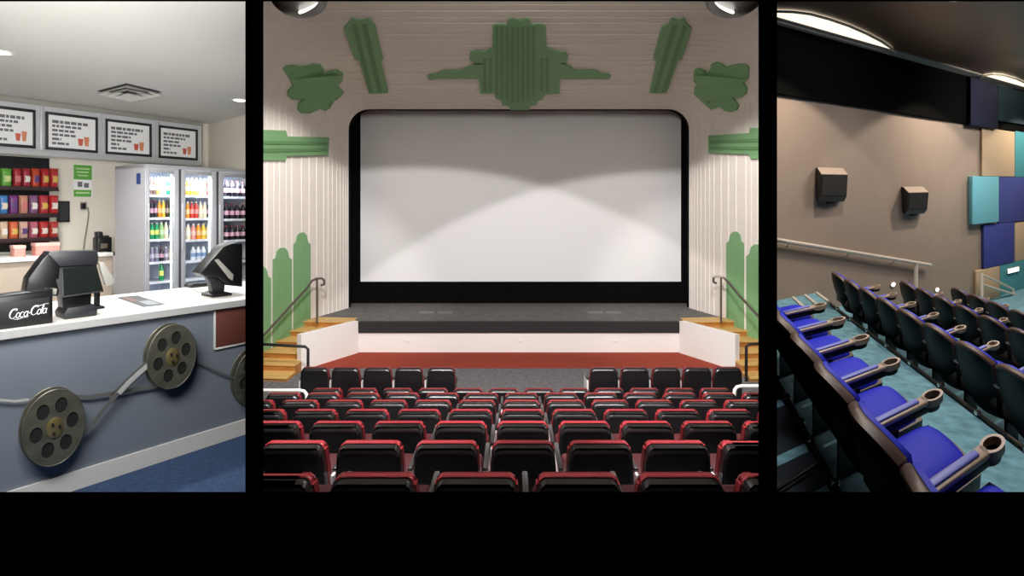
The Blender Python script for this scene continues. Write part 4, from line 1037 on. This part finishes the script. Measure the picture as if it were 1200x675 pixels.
for i in range(1, 5):
    bh = {1: 4.45}.get(i, 6.65)
    mb = MB(); rb(mb, edges[i] - 0.04, edges[i] + 0.012, b_lo[i] + 0.3, bh, cz[i - 1] - 0.36, cz[i - 1] + 0.012, 0.006)
    struct('trim_riser', mb, M_riser)
    n_ = thing('floor_rail', 'low dark rail with bright studs, at step edge %s' % ['', 'behind the blue seats', 'in front of the blue seats', 'in front of the first dark row', 'in front of the second dark row'][i], 'floor rail', R(edges[i], b_lo[i] + 0.5, cz[i - 1]), 'floor rails on the step edges')
    b0 = b_lo[i] + 0.35; b1 = bh
    chw(MB().tube([R(edges[i] - 0.02, b0, cz[i - 1] + 0.03), R(edges[i] - 0.02, b1, cz[i - 1] + 0.03)], 0.013, 8), 'rail_bar', M_met, n_, True)
    bs = [0.95, 1.6, 2.17, 2.64, 2.9, 3.32, 3.7] if i == 1 else [b0 + 0.25 + 0.627 * k for k in range(int((b1 - b0 - 0.3) / 0.627) + 1)]
    for b in bs:
        chw(MB().lathe([(0.0, -0.026), (0.018, -0.02), (0.024, 0), (0.018, 0.02), (0.0, 0.026)], 12, R(edges[i] - 0.02, b, cz[i - 1] + 0.032)), 'stud', M_stud, n_, True)
# lit slivers of carpet painted in as strips, and thin rods on the rear step
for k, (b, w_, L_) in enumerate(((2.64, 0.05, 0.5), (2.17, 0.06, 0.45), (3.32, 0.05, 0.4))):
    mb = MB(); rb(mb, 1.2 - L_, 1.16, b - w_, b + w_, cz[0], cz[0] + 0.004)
    struct('trim_lit_sliver', mb, M_teal)
tag(MB().tube([R(1.2, 2.4, cz[0] + 0.03), R(0.72, 2.36, cz[0] + 0.02)], 0.008, 6).build('floor_rod', M_met), 'thin dark rod on the step floor at the lower left corner', 'rod')
# pale nosings in the aisle along the wall
for i in (2, 3, 4):
    for k in range(3):
        aa = edges[i] - 0.7 + 0.35 * k
        mb = MB(); rb(mb, aa, aa + 0.08, 6.72, BW - 0.02, cz[i - 1], cz[i - 1] + 0.02, 0.004); struct('trim_nosing', mb, mat('pale_nosing', (214, 204, 190), 0.5))

# ---- cinema seats: local a towards the screen, b along the row, c up; origin on the step below the top of the back
def back_surf(o, hw, c0, c1, crown, wrap):
    def f(u, v):
        s = 2 * u - 1; top = c1 - crown * abs(s) ** 2.6
        c = c0 + (top - c0) * v
        q = (c - c0) / (c1 - c0); h_ = hw * (1 - 0.10 * abs(q - 0.55) ** 1.5) * (1 - 0.16 * max(0, q - 0.9) * 10)
        a = 0.36 * (1 - q) ** 1.25 + wrap * s * s + o - 0.05 * math.sin(PI * q)
        return V((a, s * h_, c))
    return f
def cinema_seat(loc):
    t = thing('cinema_seat', 'x', 'seat', loc)
    MB().slab(back_surf(-0.03, 0.292, 0.25, 0.845, 0.08, 0.12), back_surf(0.045, 0.292, 0.25, 0.845, 0.08, 0.12), 12, 10).build('back_shell', M_shellr, t, basis=RB, angle=50)
    MB().slab(back_surf(0.047, 0.288, 0.30, 0.85, 0.08, 0.12), lambda u, v: back_surf(0.09 + 0.06 * math.sin(PI * u) * math.sin(PI * min(1, v + .1)), 0.282, 0.30, 0.846, 0.08, 0.12)(u, v), 12, 10).build('back_cushion', M_blue2, t, basis=RB, angle=50)
    e = MB(); f1 = back_surf(-0.005, 0.292, 0.26, 0.845, 0.08, 0.12)
    path = [f1(0, v / 8) for v in range(2, 8)] + [f1(u / 12, 1) for u in range(13)] + [f1(1, v / 8) for v in range(7, 1, -1)]
    e.tube([V((p.x / 2.6, p.y, p.z)) for p in path], 0.019, 8, fn=lambda p: V((p.x * 2.6, p.y, p.z))); e.build('shell_edge', M_brownr, t, 'brown shell edging', basis=RB) if False else tag(e.build('shell_edge', M_brownr, t, basis=RB), 'brown edging of the shell')
    def cush(z, s):
        def f(u, v):
            a, b = 0.22 + 0.72 * u, (2 * v - 1) * 0.268
            k = (max(0, 1 - abs(2 * u - 1) ** 3.2) * max(0, 1 - abs(2 * v - 1) ** 3.2)) ** 0.42
            return V((a + (0.05 * (1 - (2 * v - 1) ** 2) if u > .5 else 0) * (u - .5) * 2, b, z + s * k))
        return f
    MB().slab(cush(0.46, 0.095), cush(0.45, -0.03), 12, 12).build('seat_cushion', M_blue, t, basis=RB, angle=60)
    MB().slab(lambda u, v: cush(0.475, 0.0)(u * 1.05 - 0.02, v * 1.03 - 0.015), lambda u, v: cush(0.375, 0.0)(u * 1.02 - .01, v), 8, 8).build('seat_pan', M_brownr, t, basis=RB)
    # armrest on the near side with a cup ring at its end
    bs = -0.31
    ar = MB(); ar.box(0.14, 0.97, bs - 0.046, bs + 0.046, 0.585, 0.615, 0.012, 2)
    arm = ar.build('armrest', M_tan, t, basis=RB)
    ra, rbb = 0.135, 0.066
    outer = [(1.05 + ra * math.cos(k * PI / 16), bs + rbb * math.sin(k * PI / 16)) for k in range(32)]
    hole = [(1.05 + ra * .72 * math.cos(k * PI / 16), bs + rbb * .72 * math.sin(k * PI / 16)) for k in range(32)]
    vs, fs = fill2d([outer, hole], 0.02)
    MB().add([V((p.x, p.y, 0.595 + p.z)) for p in vs], fs).build('cup_ring', M_tan, arm, basis=RB)
    cupm = MB(); N_ = 24; prof_ = [(0.74, 0.58), (0.64, 0.545), (0.02, 0.543), (0.02, 0.535), (0.70, 0.537), (0.84, 0.58)]
    vs = [V((1.05 + ra * r * math.cos(2 * PI * k / N_), bs + rbb * r * math.sin(2 * PI * k / N_), z)) for r, z in prof_ for k in range(N_)]
    fs = [(i * N_ + k, i * N_ + (k + 1) % N_, (i + 1) * N_ + (k + 1) % N_, (i + 1) * N_ + k) for i in range(len(prof_) - 1) for k in range(N_)]
    cupm.add(vs, fs).build('cup_well', M_shellr, arm, basis=RB)
    MB().box(0.22, 0.86, bs - 0.026, bs + 0.026, 0.609, 0.628, 0.009, 2).build('arm_pad', M_armp, arm, basis=RB)
    MB().box(0.3, 0.98, bs - 0.032, bs + 0.032, 0.535, 0.584, 0.014, 2).build('arm_support', M_shellr, arm, basis=RB)
    MB().box(0.34, 0.62, bs - 0.02, bs + 0.02, 0.0, 0.52, 0.012, 2).build('stanchion', M_shellr, t, basis=RB)
    MB().box(0.40, 0.47, -0.285, 0.305, 0.255, 0.295, 0.01, 2).build('base_beam', M_met2, t, basis=RB)
    return t
M_met2 = mat('blue_grey_beam', (96, 112, 122), 0.4, 0.3)
cp = None
def put_c(a, b, c, label, grp):
    global cp
    if cp is None: cp = cinema_seat(R(a, b, c)); o = cp
    else: o = copy_tree(cp); o.location = R(a, b, c)
    o['label'] = label; o['group'] = grp; return o
bN = [1.76 + 0.62 * k for k in range(-1, 6)]
for i, b in enumerate(bN):
    put_c(1.19, b, cz[1], 'blue padded cinema seat seen from behind, %s in the nearest row' % ('nearest' if i == 0 else ('farthest' if i == len(bN) - 1 else ORD[i] + ' from the near end')), 'blue seats in the nearest row')
for (a, b0, n_, ci, nm) in ((3.555, 6.40, 8, 2, 'first dark row ahead'), (5.724, 6.29, 7, 3, 'second dark row ahead'), (7.846, 6.26, 5, 4, 'farthest row')):
    for k in range(n_):
        put_c(a, b0 - 0.625 * k, cz[ci], 'dark-backed cinema seat with pale rim, %s in the %s' % ('nearest the wall' if k == 0 else ('farthest from the wall' if k == n_ - 1 else ORD[k] + ' from the wall'), nm), 'seats in the ' + nm)

# speakers
def speaker(px0, px1, pyt, pyb, label):
    a0, _, ct = on_wall(px0, pyt, BW - 0.2); a1, _, _ = on_wall(px1, pyt, BW - 0.2)
    am = (px0 + px1) / 2; cb_ = on_wall(am, pyb, BW - 0.2)[2]; ct = on_wall(am, pyt, BW - 0.1)[2]
    hgt = ct - cb_; P = R((a0 + a1) / 2, BW, cb_)
    s = thing('wall_speaker', label, 'speaker', P, 'speakers on the taupe wall'); hw = (a1 - a0) / 2
    pr = [(0.0, 1.02), (-0.10, 1.0), (-0.36, 0.80), (-0.30, 0.16), (-0.16, 0.0), (-0.05, 0.08)]
    mb = MB()
    A = [V((-hw, b, c * hgt)) for b, c in pr]; B = [V((hw, b, c * hgt)) for b, c in pr]
    mb.hexa(A, B); mb.build('cabinet', mat('black_speaker_cabinet', (13, 13, 13), 0.5), s, basis=RB, smooth=False)
    g = MB(); q = [V((-hw * .92, -0.366, hgt * .77)), V((hw * .92, -0.366, hgt * .77)), V((hw * .92, -0.310, hgt * .20)), V((-hw * .92, -0.310, hgt * .20))]
    g.hexa(q, [p + V((0, 0.012, 0)) for p in q]); g.build('grille', mat('grey_black_grille', (24, 23, 23), 0.7, bump=0.5, scale=200), s, basis=RB, smooth=False)
    tp = MB(); q = [V((-hw, -0.09, hgt * 1.006)), V((hw, -0.09, hgt * 1.006)), V((hw, -0.358, hgt * .806)), V((-hw, -0.358, hgt * .806))]
    tp.hexa(q, [p + V((0, -0.002, 0.012)) for p in q]); tag(tp.build('lit_top_face', mat('lit_speaker_top', (190, 172, 158), 0.4), s, basis=RB, smooth=False), 'lit top face')  # light on the cabinet top painted as a pale slab
    br = MB(); br.box(-hw * .25, hw * .25, -0.16, -0.002, -0.06 * hgt, 0.12 * hgt, 0.006); br.build('wall_bracket', M_shellr, s, basis=RB)
speaker(959.5, 990, 197.5, 236.5, 'larger black wall speaker, nearer one above the long handrail')
speaker(1061, 1084, 219.5, 251, 'smaller black wall speaker, nearer the coloured panels')

# handrail on the wall
p0 = R(*on_wall(899, 279.3, BW - 0.14)); p1 = R(*on_wall(1090, 310.5, BW - 0.14))
t = thing('wall_handrail', 'long pale handrail sloping down the taupe wall', 'handrail', p0)
chw(MB().tube([p0 + (p1 - p0) * (k / 12) for k in range(13)], 0.035, 10), 'rail_bar', M_wrail, t, True)
for f_ in (0.1, 0.42, 0.72):
    q = p0 + (p1 - p0) * f_; a, b, c = abc(q)
    chw(MB().tube([q, R(a, b, c - 0.06), R(a, BW, c - 0.08)], 0.014, 8), 'bracket', M_wrail, t, True)
q = p0 + (p1 - p0) * 0.885; a, b, c = abc(q)
chw(MB().tube([q, R(a, b, c - 1.05)], 0.035, 8), 'end_post', M_wrail, t, True)

# coloured acoustic panels
def wpanel(x0, y0, x1, y1, th, m, label):
    ym = (y0 + y1) / 2; xm = (x0 + x1) / 2; b = BW - th
    a0, a1 = on_wall(x0, ym, b)[0], on_wall(x1, ym, b)[0]; c1, c0 = on_wall(xm, y0, b)[2], on_wall(xm, y1, b)[2]
    c1 = min(c1, CR - 0.06); o = BW - 0.12 if False else BW
    p = thing('acoustic_panel', label, 'wall panel', R((a0 + a1) / 2, BW, c0), 'coloured acoustic wall panels')
    chw(rb(MB(), a0 + 0.01, a1 - 0.01, b, BW - 0.001, c0 + 0.005, c1 - 0.005, 0.02), 'fabric_face', m, p, True)
    chw(rb(MB(), a0 + 0.03, a1 - 0.03, BW - 0.002 - 0.0, BW - 0.0005, c0 + 0.02, c1 - 0.02), 'backing', M_shellr, p)
def fab(n, c): return mat('panel_fabric_' + n, c, 0.9, var=0.05, scale=30)
wpanel(1137.5, 92, 1170, 149, 0.26, fab('navy', (18, 22, 50)), 'navy panel in shade over the black band')  # navy darkened, shade up here painted into the fabric colour
wpanel(1170, 100, 1226, 146, 0.22, fab('shaded_teal', (22, 48, 58)), 'teal panel in shade over the black band by the right edge')  # teal darkened for the same painted shade
wpanel(1151, 151.5, 1189.5, 207, 0.10, fab('beige', (196, 172, 142)), 'beige panel directly below the shaded navy panel')
wpanel(1189.5, 152, 1226, 208, 0.12, fab('teal', (72, 150, 162)), 'teal panel right of the upper beige panel')
wpanel(1139.5, 206.5, 1171, 262, 0.2, fab('sky', (112, 188, 206)), 'light sky-blue panel projecting at the left of the panel wall')
wpanel(1171, 207.5, 1229, 259, 0.12, fab('indigo', (62, 72, 146)), 'wide indigo panel right of the sky-blue panel')
wpanel(1153, 262, 1189, 311.5, 0.12, fab('cobalt', (56, 66, 152)), 'cobalt blue panel below the sky-blue panel')
wpanel(1189.5, 259, 1226, 303, 0.10, fab('beige', (196, 172, 142)), 'beige panel right of the cobalt panel by the right edge')
wpanel(1144, 314.5, 1172, 352, 0.12, fab('beige', (196, 172, 142)), 'low beige panel beside the short double rail')
wpanel(1172, 304.5, 1226, 366, 0.10, fab('teal', (72, 150, 162)), 'low teal panel holding the small white sign light')
# small white lit sign
a0, a1 = on_wall(1181, 316, BW - .16)[0], on_wall(1195, 316, BW - .16)[0]; c0, c1 = on_wall(1188, 319.5, BW - .16)[2], on_wall(1188, 313.8, BW - .16)[2]
t = thing('sign_light', 'small bright white sign light on the low teal panel', 'sign light', R((a0 + a1) / 2, BW - 0.11, c0))
chw(rb(MB(), a0, a1, BW - 0.15, BW - 0.101, c0, c1, 0.01), 'housing', M_white, t, True)
chw(rb(MB(), a0 + 0.05, a1 - 0.05, BW - 0.156, BW - 0.15, c0 + 0.012, c1 - 0.012), 'lit_face', mat('sign_glow', (255, 252, 240), 0.5, emit=2.0), t)
# short double rail near the screen end
def wp(px, py, b): return R(*on_wall(px, py, b))
t = thing('double_rail', 'short pale double rail going down beside the coloured panels', 'rail', wp(1150, 322, 7.25))
chw(MB().tube([wp(1150, 322, 7.25), wp(1165, 328, 7.25), wp(1187, 339, 7.25)], 0.028, 8), 'upper_bar', M_wrail, t, True)
chw(MB().tube([wp(1151, 333.5, 7.25), wp(1165, 338, 7.25), wp(1210, 351.5, 7.25)], 0.03, 8), 'lower_bar', M_wrail, t, True)
chw(MB().tube([wp(1150.5, 320.5, 7.25), wp(1150.5, 336, 7.25), wp(1150.5, 350, 7.25)], 0.03, 8), 'post', M_wrail, t, True)
chw(MB().tube([wp(1187, 338, 7.25), wp(1187, 365, 7.25)], 0.028, 8), 'post', M_wrail, t, True)
# little round step lights low on the wall
for px, py, lab in ((1047, 333.5, 'tiny round glowing step light left of the handrail post'), (1098.5, 339.5, 'tiny round glowing step light right of the handrail post')):
    a, b, c = on_wall(px, py, BW - 0.03)
    t = thing('step_light', lab, 'step light', R(a, BW, c), 'step lights low on the wall')
    MB().lathe([(0.06, 0), (0.06, 0.02), (0.045, 0.03)], 16, fn=lambda p: V((p.x * 2.0, -p.z, p.y))).build('trim_ring', M_tan, t, basis=RB)
    MB().lathe([(0.044, 0.028), (0.036, 0.036)], 16, fn=lambda p: V((p.x * 2.0, -p.z, p.y))).build('lens', mat('step_glow', (255, 248, 236), 0.5, emit=3.0), t, basis=RB)
# long oval ceiling lights
def oval(pts, label, e):
    w3 = [on_ceil(x, y) for x, y in pts]; cc = sum(w3, V()) / len(w3)
    t = thing('oval_ceiling_light', label, 'ceiling light', cc, 'oval lights along the ceiling edge')
    chw(MB().prism([p - Z_ * 0.02 for p in w3], (0, 0, 0.015)), 'diffuser', mat('warm_diffuser', (255, 240, 214), 0.5, emit=e), t)
    ring = [cc + (p - cc) * 1.015 - Z_ * 0.035 for p in w3]
    chw(MB().tube(ring + [ring[0]], 0.02, 6), 'rim', mat('cream_rim', (200, 186, 160), 0.5), t, True)
oval([(890, 14), (911, 11), (930, 11.5), (950, 14), (972, 20), (995, 28), (1015, 37), (1032, 46), (1043, 53.5), (1049, 59.5), (1040, 58.5), (1020, 53), (990, 44.5), (950, 33), (911, 22), (890, 18)], 'long warm oval light in the dark ceiling at the upper left', 1.35)
oval([(1146, 91), (1153, 87), (1163, 85.5), (1176, 86.5), (1190, 90.5), (1204, 97), (1216, 104), (1222, 111), (1200, 106.5), (1175, 99)], 'shorter warm oval light in the dark ceiling by the right edge', 1.35)

right_objs = [o for o in bpy.data.objects if o not in mk2]
trim_at_wall(right_objs, 909.0, True); drop_empty([o for o in bpy.data.objects if o not in mk2])

# =================================================================== lamps and added fill lights of the three rooms
warm, neut, cool = (1.0, 0.86, 0.70), (1.0, 0.985, 0.955), (0.93, 0.97, 1.0)
# snack bar: recessed downlights, and added fill lights without fittings on the customer side
area('foyer_fill', (-1.95, 1.9, 0.75), (-3.6, 4.2, -1.2), 98, 1.4, 0.8, neut)
l = area('foyer_fill_beam', (-1.72, 1.75, 0.0), (-4.3, 6.0, 0.75), 12, 0.8, 0.5, neut); l.data.spread = math.radians(75)
for x, y, pw in ((-4.1, 4.6, 185), (-2.55, 4.9, 185), (-3.4, 5.9, 30)): spot('downlight_lamp', (x, y, ZCEIL - 0.03), (x, y, -2), pw, 135, 0.8, neut, 0.06)
for ci in range(3):                                                # fridge interior tubes
    g0, g1 = cells[ci][2], cells[ci][3]; tm = (FF.t(g0) + FF.t(g1)) / 2
    p = FF.pt(tm, -0.06, zhead - 0.08); area('fridge_tube', p, FF.pt(tm, -0.3, zbot), 8, 0.2, 0.06, (0.86, 0.93, 1.0))
# theatre: house light in the ceiling, two balcony spots with hard upper edges, added fill spots to brighten the side walls
area('house_light', (0.1, 5.0, 4.4), (0.1, 13.0, -2), 470, 3.0, 5.0, (0.98, 0.96, 0.9))
area('house_light', (0.0, 2.75, 4.42), (0.0, 2.75, -3), 260, 2.4, 2.2, (1.0, 0.97, 0.95))
def bal(x, dx, e, al, pw):
    pitch = math.radians(e + al)
    spot('balcony_spot', (x, 4.6, 2.4), (x + dx, 4.6 + math.cos(pitch) * 5, 2.4 - math.sin(pitch) * 5), pw, 2 * al, 0.06, (1.0, 0.98, 0.97), 0.1)
bal(-1.9, -0.3, 4.7, 50, 1900); bal(2.1, 0.7, 5.8, 50, 1900)
for sx in (-1, 1): spot('stage_side_fill', (sx * 3.4, 10.4, 4.4), (sx * 5.6, 14.4, -2.4), 850, 58, 0.5, (1.0, 0.98, 0.95), 0.15)
# cinema: wall washers under the ceiling edge, seats lit from above
for a in (4.0, 9.6, 15.2): spot('wall_washer', R(a, BW - 2.5, CR - 0.04), R(a, BW - 2.5, -3), 340, 132, 0.12, warm, 0.08)
area('seat_light', R(2.6, 3.0, CR - 0.1), R(2.6, 3.0, -2), 105, 1.2, 2.6, (1.0, 0.96, 0.92))
area('seat_light', R(7.5, 3.5, CR - 0.1), R(7.0, 3.5, -2), 110, 1.6, 2.6, (1.0, 0.93, 0.88))
area('panel_light', R(12.0, 4.0, CR - 0.1), R(12.0, 7.6, -1.2), 150, 1.6, 1.0, (1.0, 0.93, 0.86))
